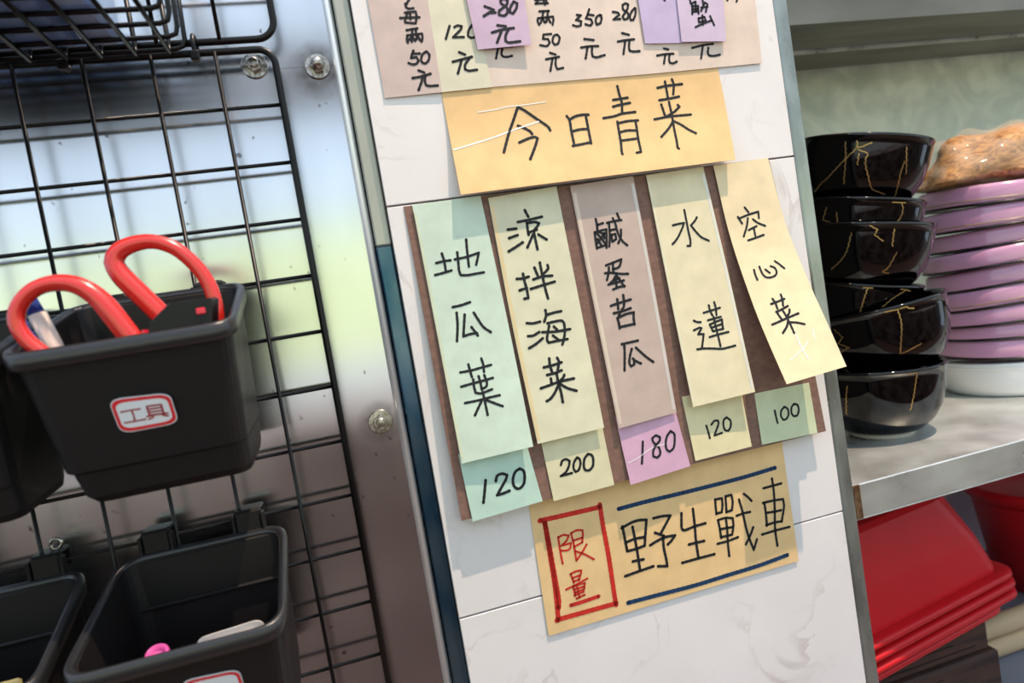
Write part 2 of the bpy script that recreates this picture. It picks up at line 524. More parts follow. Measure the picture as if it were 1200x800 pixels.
# ------------------------------------------------------------------ paper menu (sheet corners in millimetres on the pier)
SHEETS = {
    'K': [(0, (-159.2, -99.0, 205.4), (-131.1, -99.0, 203.5)), (1, (-158.4, -93.5, 186.9), (-131.0, -93.5, 186.9))],
    'A': [(0, (12.4, -1.0, 466.6), (54.0, -1.2, 465.0)), (1, (12.4, -1.2, 373.7), (52.7, -2.0, 374.2))],
    'B': [(0, (53.9, -1.5, 464.9), (83.8, -1.5, 463.8)), (1, (52.7, -1.8, 374.3), (89.8, -1.8, 374.9))],
    'C': [(0, (79.7, -3.0, 463.1), (124.3, -3.0, 461.6)), (1, (83.1, -4.0, 401.1), (123.0, -5.5, 401.5))],
    'D': [(0, (82.1, -0.8, 464.3), (214.8, -0.8, 459.7)), (1, (88.7, -1.2, 375.2), (211.7, -1.5, 374.9))],
    'D2': [(0, (214.8, -0.8, 459.7), (317.8, -0.8, 456.1)), (1, (211.7, -1.5, 374.9), (314.5, -1.5, 376.0))],
    'E': [(0, (213.9, -2.4, 458.8), (256.3, -2.4, 457.3)), (1, (214.3, -2.6, 397.5), (254.7, -2.8, 395.5))],
    'F': [(0, (247.0, -3.2, 457.2), (289.2, -3.2, 455.8)), (1, (244.5, -4.0, 396.3), (283.2, -4.0, 394.4))],
    'G': [(0, (52.5, -0.3, 382.6), (274.5, -0.3, 383.3)), (0.5, (52.7, -2.5, 342.8), (275.6, -2.5, 342.3)), (1, (52.0, -11.0, 300.0), (272.0, -10.5, 301.0))],
    'H': [(0, (12.3, -0.8, 298.5), (309.0, -0.8, 300.2)), (0.35, (12.9, -3.0, 226.9), (315.5, -3.0, 225.4)), (1, (13.7, -9.0, 73.2), (321.6, -8.0, 73.2))],
    's1': [(0, (18.2, -2.6, 298.6), (67.7, -2.6, 299.2)), (0.5, (19.5, -5.5, 210.5), (71.3, -6.0, 209.8)), (1, (20.1, -13.0, 114.3), (72.5, -16.0, 115.8))],
    's2': [(0, (73.0, -2.6, 296.7), (125.6, -2.6, 299.2)), (0.5, (74.3, -5.6, 208.0), (128.1, -6.0, 209.3)), (1, (76.9, -12.5, 116.1), (129.2, -12.5, 117.1))],
    's3': [(0, (136.2, -2.6, 297.9), (187.9, -2.6, 299.7)), (0.5, (138.8, -6.0, 207.5), (189.9, -5.8, 209.2)), (1, (140.8, -11.5, 113.9), (190.5, -9.8, 115.9))],
    's4': [(0, (198.6, -2.6, 299.1), (248.1, -2.6, 300.2)), (0.5, (201.2, -6.6, 209.3), (254.2, -7.0, 210.5)), (1, (202.5, -14.0, 118.1), (256.0, -16.5, 119.8))],
    's5': [(0, (257.1, -2.6, 299.9), (307.0, -2.6, 300.6)), (0.3, (260.4, -6.0, 244.3), (312.4, -6.0, 245.5)), (0.6, (265.2, -16.0, 188.6), (319.4, -16.0, 193.7)), (0.8, (268.1, -25.0, 156.5), (321.9, -25.0, 165.5)), (1, (270.7, -36.0, 124.8), (325.5, -36.0, 128.4))],
    'n1': [(0, (19.4, -8.3, 120.3), (69.2, -8.3, 121.5)), (1, (21.2, -10.2, 71.1), (74.2, -10.2, 73.5))],
    'n2': [(0, (80.5, -7.6, 125.3), (129.3, -7.6, 126.2)), (1, (82.5, -10.0, 71.4), (131.0, -10.0, 72.4))],
    'n3': [(0, (141.3, -7.2, 122.4), (189.9, -7.2, 125.8)), (1, (143.3, -11.5, 69.9), (195.0, -10.0, 72.5))],
    'n4': [(0, (198.3, -6.8, 126.2), (249.8, -6.8, 126.3)), (1, (200.1, -9.8, 75.4), (250.5, -9.8, 76.0))],
    'n5': [(0, (261.5, -6.8, 116.4), (312.8, -6.8, 115.6)), (1, (260.0, -9.4, 75.2), (312.2, -9.4, 73.9))],
    'I': [(0, (65.7, -0.5, 80.7), (284.5, -0.5, 82.0)), (1, (63.9, -1.4, -30.7), (283.8, -1.4, -30.1))],
}
INK = [
    ('A', 'k', 1.72, '613,316 615,341 643,353 737,351; 700,275 625,322; 581,382 765,376 767,418 732,465 561,455 559,443 624,383; 487,420 814,421; 665,390 657,432'),
    ('A', 'k', 1.72, '561,513 748,503; 658,509 635,570 616,601; 560,555 538,586 548,606; 557,551 813,545 813,574 784,605; 640,557 577,587; 639,560 677,596; 738,550 703,584; 737,553 759,592; 717,507 712,559'),
    ('A', 'k', 1.78, '620,669 590,691 722,693; 590,691 561,722 653,718 680,745 635,768 560,770 503,758'),
    ('A', 'k', 1.78, '837,682 763,703 727,740 740,763 798,770 859,745 880,706 844,682'),
    ('A', 'k', 1.85, '653,819 743,838; 529,872 695,866 850,852; 711,863 672,907 598,966; 758,858 731,909 744,936 808,944 944,946'),
    ('B', 'k', 1.78, '381,498 255,595'),
    ('B', 'k', 1.78, '480,509 551,498 639,505 607,529 412,587 637,590'),
    ('B', 'k', 1.78, '876,497 766,543 733,582 787,600 883,592 971,540 923,498'),
    ('B', 'k', 1.85, '477,705 587,727; 311,776 483,764 722,748; 498,768 371,869; 662,759 549,806 532,840 594,855 769,853'),
    ('C', 'k', 1.98, '281,516 424,561 231,628; 347,593 445,594'),
    ('C', 'k', 1.98, '692,459 631,437 572,461 578,496 662,544 654,604 592,637 504,624 517,579 663,514 695,464'),
    ('C', 'k', 1.98, '800,478 722,546 701,601 750,618 825,560 855,500 800,478'),
    ('C', 'k', 1.98, '439,744 581,761; 315,822 500,799 721,788; 499,804 371,942; 625,795 549,872 532,931 581,954 796,951'),
    ('D', 'k', 1.72, '54,688 182,684; 95,698 71,776; 120,704 109,741 113,762 137,770 169,763'),
    ('D', 'k', 1.72, '374,348 388,324; 372,346 446,346; 421,304 427,357; 374,316 445,312; 395,275 445,276 436,347'),
    ('D', 'k', 1.72, '386,412 443,410; 409,413 396,469; 370,468 364,493 370,521; 370,468 462,459 461,487 450,526; 396,469 380,508; 396,469 406,506; 437,411 428,460 415,502; 430,468 440,507'),
    ('D', 'k', 1.72, '431,602 385,604 376,639 406,643 412,673 392,700 352,690'),
    ('D', 'k', 1.72, '468,611 446,618 431,667 441,693 463,684 479,635 468,611'),
    ('D', 'k', 1.72, '403,758 435,775; 371,809 454,795; 411,809 397,858 384,907; 434,800 423,860 429,897 467,890'),
    ('D', 'k', 1.78, '609,452 633,457 599,495 629,507 622,543 598,549 575,537'),
    ('D', 'k', 1.78, '691,408 676,451 712,461; 675,455 661,484 692,496 697,526 681,547 653,534'),
    ('D', 'k', 1.78, '760,463 735,469 720,505 724,542 747,529 760,485 752,459'),
    ('D', 'k', 1.85, '631,659 688,672; 602,730 652,724 711,725; 643,727 633,770 619,824; 673,726 665,773 666,810 690,821 744,806'),
    ('D', 'k', 1.78, '836,437 867,446 874,465 834,503 878,501'),
    ('D', 'k', 1.78, '939,378 924,367 904,381 903,418 932,457 925,498 902,508 894,481 930,419 939,382'),
    ('D', 'k', 1.78, '980,410 959,436 941,480 943,514 960,515 978,467 983,414'),
    ('D', 'k', 1.85, '877,625 919,643; 842,697 893,689 949,685; 890,695 878,754 867,807; 918,693 909,756 912,783 934,792 976,792'),
    ('D2', 'k', 1.78, '172,784 206,796; 109,843 181,836 245,838; 177,840 157,920; 212,843 203,889 208,917 235,925 265,912'),
    ('D2', 'k', 1.78, '407,799 504,781 589,776; 500,785 473,902; 545,809 536,856 545,881 581,889 637,883'),
    ('D2', 'k', 1.72, '749,334 756,371; 853,338 833,387'),
    ('E', 'k', 1.72, '475,417 530,475'),
    ('F', 'k', 1.65, '269,458 285,527 389,501; 309,543 294,656; 307,559 436,555 429,651; 309,597 430,592; 304,629 425,621; 388,512 379,619; 541,470 548,545; 490,619 589,513 641,535 590,631; 497,577 637,567; 420,710 420,763 574,738 553,695 429,710; 509,673 500,791; 336,820 502,780 697,739; 676,685 751,798'),
    ('G', 'k', 2.11, '241,295 218,410 195,521 166,685; 241,295 260,327 300,424 331,498 336,533; 230,464 251,493 267,525 272,549; 224,614 259,585 280,579 288,593 274,666 250,770'),
    ('G', 'k', 2.05, '403,419 410,460 409,562 410,692; 410,455 432,429 460,420 480,425; 470,427 470,547 470,690; 412,563 441,553 470,555; 404,695 434,689 469,680'),
    ('G', 'k', 1.98, '604,185 605,258 608,340 602,443; 579,310 606,305 633,301; 574,372 605,359 638,351; 531,470 572,462 602,445 651,441; 579,515 578,591 577,719 574,791 575,819; 581,531 615,520 655,522; 645,527 645,592 643,698 644,779 644,819 628,822; 581,616 609,607 638,614; 580,695 612,693 644,691'),
    ('G', 'k', 1.98, '751,235 783,224 847,219; 784,181 784,234 783,336; 812,166 815,216 806,308; 749,352 784,347 826,335; 753,394 759,503; 815,413 820,431 797,475 768,509; 717,528 777,516 858,517; 784,377 785,497 784,638 785,762 784,819 788,829; 783,571 762,632 730,701; 788,564 813,604 839,660 864,701'),
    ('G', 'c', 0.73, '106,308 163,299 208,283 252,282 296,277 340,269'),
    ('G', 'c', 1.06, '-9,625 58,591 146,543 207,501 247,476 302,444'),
    ('s1', 'k', 1.85, '279,209 290,241 284,285; 175,244 284,241 381,241; 127,291 252,287 364,282; 496,213 483,253 470,287 481,306 576,310 699,309 811,308; 442,240 605,237 798,227 726,273; 659,167 631,234 619,276'),
    ('s1', 'k', 1.91, '281,427 397,425 532,418; 319,451 301,497 249,559; 424,463 348,545 446,541 543,541; 483,515 547,551; 554,461 609,500 652,524 735,546'),
    ('s1', 'k', 1.85, '213,676 362,676 520,672 648,669; 341,652 348,679 356,700; 532,639 542,666 533,690; 188,728 362,724 520,721 637,718; 367,710 359,737 366,760 439,766 594,759; 448,702 456,726 456,752 527,744 543,731 528,702; 197,789 375,789 520,787 683,786; 461,762 466,787 469,848; 426,793 353,819 297,840; 491,794 597,812 694,828'),
    ('s2', 'k', 2.05, '189,140 310,142; 184,175 311,169; 144,228 250,216 364,202; 478,74 510,103; 349,117 514,116 704,113; 475,127 468,151 467,176; 475,128 593,129 644,137 603,151 558,161; 473,167 596,161; 549,166 549,201 552,241; 527,179 415,226; 604,182 708,208'),
    ('s2', 'k', 2.05, '184,344 273,347 355,344; 284,328 285,358 295,397 292,429 237,429; 193,392 301,388; 459,312 483,346; 649,312 652,325 600,338 544,347; 412,359 539,354 686,358; 351,395 528,389 705,384; 548,296 549,358 555,412 565,446'),
    ('s2', 'k', 2.05, '202,527 281,533 389,532; 184,579 258,581 350,572; 163,627 269,616 380,599; 495,490 493,511 448,535; 506,510 619,507 713,507; 488,544 594,543 692,545 720,558 703,596 668,622 637,639; 505,555 466,582 435,608 451,621 600,621 724,622; 392,575 565,583 789,585; 568,562 606,578; 530,597 591,616'),
    ('s2', 'k', 2.11, '311,713 446,712 574,708; 412,683 403,710 412,737; 525,687 539,705 499,733; 334,745 447,744 551,739; 377,762 372,781; 576,759 555,768 495,780; 209,791 352,786 494,781 703,781; 471,745 471,787 480,825 476,863; 469,790 390,820 312,839 254,845; 488,790 584,813 704,831'),
    ('s3', 'k', 1.85, '288,151 291,174 281,197; 289,177 387,173; 233,204 223,240 219,272; 235,205 332,202 421,201 395,241 369,276; 220,270 367,265; 269,213 359,257; 383,215 241,251; 301,207 367,218 361,236; 254,234 299,265; 449,175 571,173 680,174; 479,178 457,226 415,273; 470,208 553,207; 483,227 545,227 543,248 476,256 481,231; 553,160 576,184 588,225 631,260 697,282; 644,213 624,241 563,267; 634,144 651,166'),
    ('s3', 'k', 1.91, '305,348 432,342 561,335 524,358 483,367 398,369; 418,343 400,386; 344,359 321,382 276,408; 268,379 388,383 491,393 624,400; 434,395 363,416 286,428 411,426 537,423; 438,398 483,422 526,448; 417,408 405,443; 344,451 451,446 534,447; 378,415 477,411'),
    ('s3', 'k', 2.05, '259,515 374,511 587,506; 377,494 364,534; 483,482 474,511 455,530 406,543 350,561; 281,547 418,546 561,541; 324,569 330,589 329,611; 324,569 462,561 596,560 577,585 573,609; 329,607 455,607 574,607'),
    ('s3', 'k', 1.98, '311,676 444,676 579,676; 348,683 327,718 275,781; 455,703 400,733 374,758 392,771 445,767 457,752; 443,742 483,755 558,769; 524,702 603,729 672,751 762,775'),
    ('s4', 'k', 1.72, '511,173 508,214 503,263 502,308 481,330 435,328; 271,230 367,228 461,228 415,248 323,281 251,300 202,309; 692,213 643,228 564,243 630,277 695,302 801,322'),
    ('s4', 'k', 1.78, '464,623 600,620 737,616; 570,596 572,620 591,640; 665,588 671,611 658,644; 286,647 334,656 387,659; 254,687 355,681 380,685 307,707 394,711 356,741 324,765; 246,768 353,771 498,780 630,789 741,789 848,788; 506,658 612,656 719,655; 519,677 538,696 549,708; 519,677 628,671 730,667 719,688 714,707; 535,692 721,686; 549,708 718,707; 605,648 609,712 614,749 615,777; 477,729 626,726 788,725'),
    ('s5', 'k', 1.78, '372,196 417,218; 215,231 258,262; 229,239 406,229 588,223 568,251; 378,244 324,277 223,318; 461,252 528,271 636,289; 337,295 416,289 490,284; 433,289 419,324; 278,338 422,333 562,327'),
    ('s5', 'k', 1.78, '207,465 199,487 204,509; 310,457 316,487 347,506 411,513 503,511 551,498 550,478 493,466; 389,475 437,493; 592,449 642,466 698,489'),
    ('s5', 'k', 1.91, '274,628 401,626 508,623; 327,607 345,629 343,658; 479,599 474,624 446,653; 303,672 402,669 515,662; 313,676 323,695 340,716; 518,682 499,696 454,708; 164,724 316,722 468,719 628,717; 409,670 426,712 434,755 435,799; 430,731 372,757 271,780; 447,745 546,759 645,779'),
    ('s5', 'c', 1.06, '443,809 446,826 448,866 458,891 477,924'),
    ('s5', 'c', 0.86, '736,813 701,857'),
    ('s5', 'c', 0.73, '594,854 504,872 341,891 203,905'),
    ('n1', 'k', 2.11, '296,466 250,615 197,773'),
    ('n1', 'k', 2.11, '433,518 468,449 540,434 607,471 581,527 496,621 404,724 496,723 586,710'),
    ('n1', 'k', 2.11, '807,429 736,459 680,542 662,630 683,696 734,717 802,671 843,576 852,478 807,429'),
    ('n2', 'k', 1.85, '226,543 263,491 327,485 374,521 344,587 278,656 190,690 368,688'),
    ('n2', 'k', 1.85, '498,498 434,558 411,637 432,684 484,672 534,592 533,526 498,498'),
    ('n2', 'k', 1.98, '683,489 615,538 579,626 585,688 643,711 717,669 749,567 734,513 683,489'),
    ('n3', 'k', 1.85, '345,457 298,606 249,754'),
    ('n3', 'k', 1.85, '632,466 577,427 512,448 506,497 540,556 580,618 570,704 509,738 454,704 475,628 546,558 618,514 632,466'),
    ('n3', 'k', 1.85, '828,429 752,485 703,574 692,661 729,709 804,678 853,589 879,480 828,429'),
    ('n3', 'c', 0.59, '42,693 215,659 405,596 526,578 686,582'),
    ('n4', 'k', 1.65, '298,512 311,615 316,713'),
    ('n4', 'k', 1.65, '386,517 448,470 507,476 511,524 399,689 536,678'),
    ('n4', 'k', 1.72, '667,460 608,491 585,581 602,652 651,670 700,619 720,528 667,460'),
    ('n5', 'k', 1.72, '308,399 315,538 325,649'),
    ('n5', 'k', 1.72, '486,367 423,429 402,524 428,606 482,610 536,538 540,422 486,367'),
    ('n5', 'k', 1.78, '668,349 613,404 596,518 625,584 688,581 734,482 727,379 668,349'),
    ('I', 'r', 3.70, '30,218 146,225 250,230; 46,232 49,381 54,751 53,798 49,831; 251,214 251,345 255,570 255,861 256,923; 36,911 47,908 154,911 257,914; 46,232 47,404 48,670 42,911'),
    ('I', 'r', 1.58, '85,358 85,453 87,543; 86,360 104,353 123,366 113,396 92,421 127,421 121,454 108,462 88,453; 132,355 136,425 137,548; 132,355 155,346 175,356 173,396 167,435; 136,410 169,404; 135,452 168,436; 182,458 161,504 137,548; 139,484 169,520 200,572'),
    ('I', 'r', 1.58, '109,626 113,658 116,692; 109,627 130,619 149,623 143,656 134,684; 113,658 143,653; 115,683 138,680; 85,723 126,707 166,689; 111,719 115,782; 111,716 138,713 155,716 149,755; 114,739 149,737; 117,761 149,755; 125,718 128,803; 111,779 146,771; 117,804 148,793'),
    ('I', 'r', 2.97, '94,838 144,836 197,831'),
    ('I', 'b', 3.30, '318,276 417,275 552,280 690,283 819,283 955,274'),
    ('I', 'b', 3.30, '301,935 413,942 570,952 689,949 834,946 955,931'),
    ('I', 'k', 2.24, '318,412 358,392 388,390 415,401 407,465 394,575 359,581 326,580; 322,402 324,485 326,580; 359,423 361,497 363,596 363,736; 328,517 361,510 396,515; 341,661 362,663 382,667; 305,747 359,740 415,734'),
    ('I', 'k', 2.24, '442,403 477,405 508,416 490,457 463,518; 440,506 472,544; 415,583 444,566 478,556 515,562 499,591 482,611; 468,551 465,630 468,705 468,761 433,743'),
    ('I', 'k', 2.24, '552,420 547,485 545,528 554,545 596,537 640,536; 599,411 597,528 593,639 593,770; 563,653 594,655 625,658; 527,768 591,769 658,772'),
    ('I', 'k', 2.05, '692,390 690,442 689,492; 692,387 720,391 718,443 711,490 689,488; 735,386 733,438 730,500; 735,384 760,385 761,439 753,495 730,497; 692,538 694,608 694,671; 692,538 723,537 752,554 750,610 740,669 694,665; 696,607 748,616; 724,544 723,622 718,721 716,815; 676,705 720,706 762,699'),
    ('I', 'k', 2.05, '769,544 794,540 826,543; 788,433 795,525 800,641 806,721 819,823 838,753; 811,402 825,431 838,466; 830,659 813,711 790,767'),
    ('I', 'k', 2.11, '936,346 936,439 930,564 919,719 919,842; 895,399 933,399 972,399; 884,504 928,507 970,516 970,570 951,677; 890,506 890,590 887,675; 896,583 929,590 955,592; 885,671 919,668 952,674; 862,730 918,728 981,731'),
]
LABEL_TEXT = '131,386 287,371 444,373; 306,381 312,532 299,705; 128,705 305,707 479,700; 566,326 562,604; 566,326 805,326; 805,326 800,608; 568,419 804,416; 567,512 804,513; 514,630 683,614 870,621; 614,674 534,717; 777,656 862,710; 563,599 800,608'

def herm(rows, side, t):
    ts = [r[0] for r in rows]; ps = [Vector(r[side]) for r in rows]
    n = len(ts)
    if n == 2:
        k = (t - ts[0]) / (ts[1] - ts[0])
        return ps[0] * (1 - k) + ps[1] * k
    ms = []
    for i in range(n):
        a, b = max(i - 1, 0), min(i + 1, n - 1)
        ms.append((ps[b] - ps[a]) / (ts[b] - ts[a]))
    i = 0
    while i < n - 2 and t > ts[i + 1]:
        i += 1
    h = ts[i + 1] - ts[i]; k = (t - ts[i]) / h
    return ((2 * k ** 3 - 3 * k * k + 1) * ps[i] + (k ** 3 - 2 * k * k + k) * h * ms[i]
            + (-2 * k ** 3 + 3 * k * k) * ps[i + 1] + (k ** 3 - k * k) * h * ms[i + 1])

def S(key, s, t):
    rows = SHEETS[key]
    return (herm(rows, 1, t) * (1 - s) + herm(rows, 2, t) * s) * MM

def Sn(key, s, t):
    e = 0.01
    a = S(key, s + e, t) - S(key, s - e, t); b = S(key, s, t + e) - S(key, s, t - e)
    n = a.cross(b).normalized()
    return n if n.y < 0 else -n

def sheet_mesh(key, name, label, cat, material, thick=0.00022, group=None):
    ns, nt_ = 4, (18 if len(SHEETS[key]) > 2 else 6)
    rnd = random.Random(key)
    root = thing(name, label, cat, tuple(S(key, 0.5, 1.0)), group)
    F = []; Bk = []
    for j in range(nt_ + 1):
        for i in range(ns + 1):
            s, t = i / ns, j / nt_
            p = S(key, s, t)
            F.append(p)
            Bk.append(p - Sn(key, min(max(s, .02), .98), min(max(t, .02), .98)) * thick)
    n = len(F); w = ns + 1
    fs = []
    for j in range(nt_):
        for i in range(ns):
            a = j * w + i
            fs.append((a, a + w, a + w + 1, a + 1))
            fs.append((n + a, n + a + 1, n + a + w + 1, n + a + w))
    edge = [i for i in range(w)] + [j * w + ns for j in range(1, nt_ + 1)] + [nt_ * w + i for i in range(ns - 1, -1, -1)] + [j * w for j in range(nt_ - 1, 0, -1)]
    for a, b in zip(edge, edge[1:] + edge[:1]):
        fs.append((a, b, n + b, n + a))
    o = mesh_obj('sheet', F + Bk, fs, material, root)
    fix_normals(o)
    return root

INKM = {'k': (INK_K, 'character'), 'r': (INK_R, 'red_marking'), 'b': (INK_B, 'blue_line'), 'c': (PAINTED_GLINT, 'painted_glint')}
def write(key, root, kind, width, strokes, lift=0.00022):
    mb = MB()
    A = S(key, 0, 0.5); B = S(key, 1, 0.5); C_ = S(key, 0.5, 0); D = S(key, 0.5, 1)
    sx, sy = (B - A).length, (D - C_).length
    for poly in strokes.split(';'):
        uv = [tuple(float(c) / 1000 for c in q.split(',')) for q in poly.split()]
        # stay on the sheet
        flat = catmull([(u * sx, v * sy, 0) for u, v in uv], 0.0011)
        cut = [[]]
        for p in flat:
            u, v = p.x / sx, p.y / sy
            if 0.004 < u < 0.996 and 0.004 < v < 0.996:
                cut[-1].append((u, v))
            elif cut[-1]:
                cut.append([])
        for c in cut:
            if len(c) < 2:
                continue
            N = [Sn(key, u, v) for u, v in c]
            ribbon(mb, [S(key, u, v) + n * lift for (u, v), n in zip(c, N)], N, width * MM)
    mt, nm = INKM[kind]
    return mb.build(nm, mt, root)

PM = [
 # key, name, label, category, colour
 ('D', 'paper_sheet', 'wide beige pink paper sheet with prices 350 and 280, along the top of the pier', 'paper', (226, 208, 194)),
 ('D2', 'paper_sheet', 'beige pink paper sheet at top right, partly under two lilac notes', 'paper', (226, 207, 192)),
 ('A', 'paper_slip', 'mauve pink paper slip at top left of the pier with price 50', 'paper', (208, 188, 180)),
 ('B', 'paper_slip', 'narrow cream paper slip with price 120 tucked under the purple 280 note', 'paper', (222, 217, 192)),
 ('C', 'paper_note', 'purple paper note with price 280 at the top of the pier', 'paper', (203, 178, 200)),
 ('E', 'paper_note', 'blank lilac paper note beside the lilac note with one character', 'paper', (198, 182, 216)),
 ('F', 'paper_note', 'pale lilac paper note with one character, overlapping the blank lilac note', 'paper', (208, 190, 212)),
 ('G', 'paper_sign', 'wide yellow orange paper sign with four characters above the five menu slips', 'sign', (234, 196, 140)),
 ('H', 'cardboard_backing', 'brown cardboard backing sheet behind the five menu slips', 'cardboard', (132, 101, 88)),
 ('I', 'paper_sign', 'yellow orange paper sign with red boxed characters and two blue lines below the price notes', 'sign', (236, 201, 146)),
 ('n1', 'price_note', 'mint green price note reading 120 under the mint green slip', 'paper', (192, 222, 206)),
 ('n2', 'price_note', 'cream price note reading 200', 'paper', (222, 217, 180)),
 ('n3', 'price_note', 'purple pink price note reading 180 under the mauve slip', 'paper', (214, 172, 198)),
 ('n4', 'price_note', 'cream price note reading 120 between the purple 180 note and the 100 note', 'paper', (230, 221, 178)),
 ('n5', 'price_note', 'cream price note reading 100 under the curled slip, its green shade put into the colour', 'paper', (206, 216, 180)),  # cream paper; greenish shade of the curled slip is in this colour
 ('s1', 'menu_slip', 'mint green menu slip with three characters, leftmost of the five slips', 'paper', (207, 226, 208)),
 ('s2', 'menu_slip', 'pale yellow green menu slip with four characters, above the 200 note', 'paper', (222, 220, 190)),
 ('s3', 'menu_slip', 'mauve brown menu slip with four characters, middle of the five slips', 'paper', (198, 178, 166)),
 ('s4', 'menu_slip', 'cream menu slip with two widely spaced characters', 'paper', (232, 222, 186)),
 ('s5', 'menu_slip', 'cream menu slip whose lower end curls away from the wall, rightmost of the five', 'paper', (238, 220, 180)),
]
ROOTS = {}
for key, name, label, cat, rgb in PM:
    if key == 'H':
        mtl = mat('brown_cardboard', rgb, 0.8, var=0.16, scale=160, bump=0.2, bscale=600, stretch=(1, 1, 2))
    else:
        mtl = paper_mat('paper_' + key, rgb)
    ROOTS[key] = sheet_mesh(key, name, label, cat, mtl, 0.0006 if key == 'H' else 0.00022)
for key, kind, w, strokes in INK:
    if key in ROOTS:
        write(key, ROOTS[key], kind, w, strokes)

TAPE = {'s2': ((0.030, 2.6, (226, 206, 158)),), 's3': ((0.045, 2.6, (218, 202, 184)), (0.965, 2.4, (214, 206, 200))),
        's4': ((0.968, 2.2, (226, 226, 216)), (0.022, 1.6, (232, 226, 196))), 's1': ((0.022, 1.8, (212, 220, 190)),)}
for key, strips in TAPE.items():
    for (s_, w_, rgb) in strips:
        mb = MB()
        pts = [S(key, s_, 0.03 + 0.955 * k / 24) for k in range(25)]
        N = [Sn(key, s_, 0.03 + 0.955 * k / 24) for k in range(25)]
        L = [(p + n * 0.00012 - Vector((w_ * 0.0005, 0, 0)), p + n * 0.00012 + Vector((w_ * 0.0005, 0, 0))) for p, n in zip(pts, N)]
        mb.add([v for a in L for v in a], [(2 * i, 2 * i + 1, 2 * i + 3, 2 * i + 2) for i in range(24)])
        mb.build('tape_strip', mat('tape_%s_%d' % (key, int(s_ * 100)), rgb, 0.35, coat=0.3, var=0.05, scale=60), ROOTS[key])

# ------------------------------------------------------------------ wire grids on the steel
GX = [-0.0550 - 0.0378 * k for k in range(8)]
GZ = [0.4125 - 0.0381 * (k + 1) for k in range(14)]
YG = -0.0050
def grid_panel(name, label, frame_pts, xs, zs, zlo, zhi, xr):
    root = thing(name, label, 'wire grid', (xr, YG, zlo))
    MB().tube(frame_pts, 0.0023, 10).build('frame', WIRE, root, True)
    for x in xs:
        MB().tube([(x, YG - 0.0014, zlo), (x, YG - 0.0014, zhi)], 0.0013, 8).build('vertical_wire', WIRE, root, True)
    for z in zs:
        MB().tube([(-0.62, YG + 0.0014, z), (xr, YG + 0.0014, z)], 0.0013, 8).build('horizontal_wire', WIRE, root, True)
    return root
def corner(cx, cz, r, a0, a1, n=7):
    return [(cx + r * math.cos(math.radians(a0 + (a1 - a0) * k / n)), YG, cz + r * math.sin(math.radians(a0 + (a1 - a0) * k / n))) for k in range(n + 1)]
ztop = 0.4105
frame = [(-0.62, YG, ztop)] + corner(-0.0550 - 0.010, ztop - 0.010, 0.010, 90, 0) + [(-0.0552, YG, 0.2), (-0.0560, YG, -0.40)]
grid_panel('wire_grid', 'black wire grid panel carrying the plastic baskets', frame, [x for x in [-0.0910, -0.1290, -0.1680, -0.2060, -0.2440, -0.2820, -0.3200, -0.3580, -0.396, -0.434]], GZ, -0.40, ztop, -0.0550)
zbot = 0.4172
frame = [(-0.62, YG, zbot)] + corner(-0.0515 - 0.012, zbot + 0.012, 0.012, -90, 0) + [(-0.0515, YG, 0.9)]
grid_panel('wire_grid', 'second black wire grid panel with rounded corner, above the one carrying the plastic baskets', frame, [-0.0865, -0.1240, -0.162, -0.200, -0.238, -0.276, -0.314], [0.4172 + 0.0381 * (k + 1) for k in range(8)], zbot, 0.9, -0.0515)

def tie(x, label):
    root = thing('cable_tie', label, 'cable tie', (x, YG, 0.4075), 'cable ties joining the wire grids')
    pts = [(x, YG + 0.0052 * math.cos(a), 0.4138 + 0.0078 * math.sin(a)) for a in [2 * math.pi * k / 20 for k in range(20)]]
    MB().tube(pts, 0.0016, 8, closed=True).build('loop', WIRE, root, True)
    MB().box((x - 0.0028, YG - 0.0085, 0.4035), (x + 0.0028, YG - 0.0030, 0.4095), 0.0008).build('lock_head', WIRE, root)
tie(-0.1770, 'black cable tie on the wire grids below the wire basket')
tie(-0.1020, 'black cable tie on the wire grids beside the right end of the wire basket')

def bolt(x, z, y, label, kind, tiltz=0.0):
    root = thing('bolt', label, 'bolt', (x, y, z))
    M = Matrix.Translation((x, y, z)) @ Matrix.Rotation(math.radians(90), 4, 'X') @ Matrix.Rotation(tiltz, 4, 'Z')
    MB().lathe([(0.0001, 0), (0.0082, 0), (0.0086, 0.0006), (0.0082, 0.0013), (0.0045, 0.0014)], 28, M).build('washer', BOLT, root, False)
    b = MB()
    hexr = 0.0056
    pts = [(hexr * math.cos(math.pi * k / 3), hexr * math.sin(math.pi * k / 3)) for k in range(6)]
    rs = []
    for h, sc in ((0.0012, 1.0), (0.0048, 1.0), (0.0055, 0.90)):
        rs.append([M @ Vector((p[0] * sc, p[1] * sc, h)) for p in pts])
    b.rings(rs)
    b.build('hex_nut', BOLT, root)
    if kind == 'dome':
        MB().lathe([(0.0046, 0.0050), (0.0045, 0.0070), (0.0036, 0.0090), (0.0018, 0.0102), (0.0001, 0.0105)], 24, M).build('dome_cap', BOLT, root, True)
    else:
        MB().lathe([(0.0034, 0.0050), (0.0034, 0.0072), (0.0028, 0.0078), (0.0001, 0.0079)], 20, M).build('thread_end', BOLT, root, False)
bolt(-0.0694, 0.4060, 0.0098, 'small hex bolt on steel sheet inside the upper corner of the wire grid', 'stud', 0.3)
bolt(-0.0285, 0.4025, 0.0098, 'domed steel bolt beside the steel sheet edge near the top', 'dome', 0.1)
bolt(-0.0292, 0.1515, 0.0098, 'steel bolt beside the steel sheet edge at mid height', 'stud', 0.5)

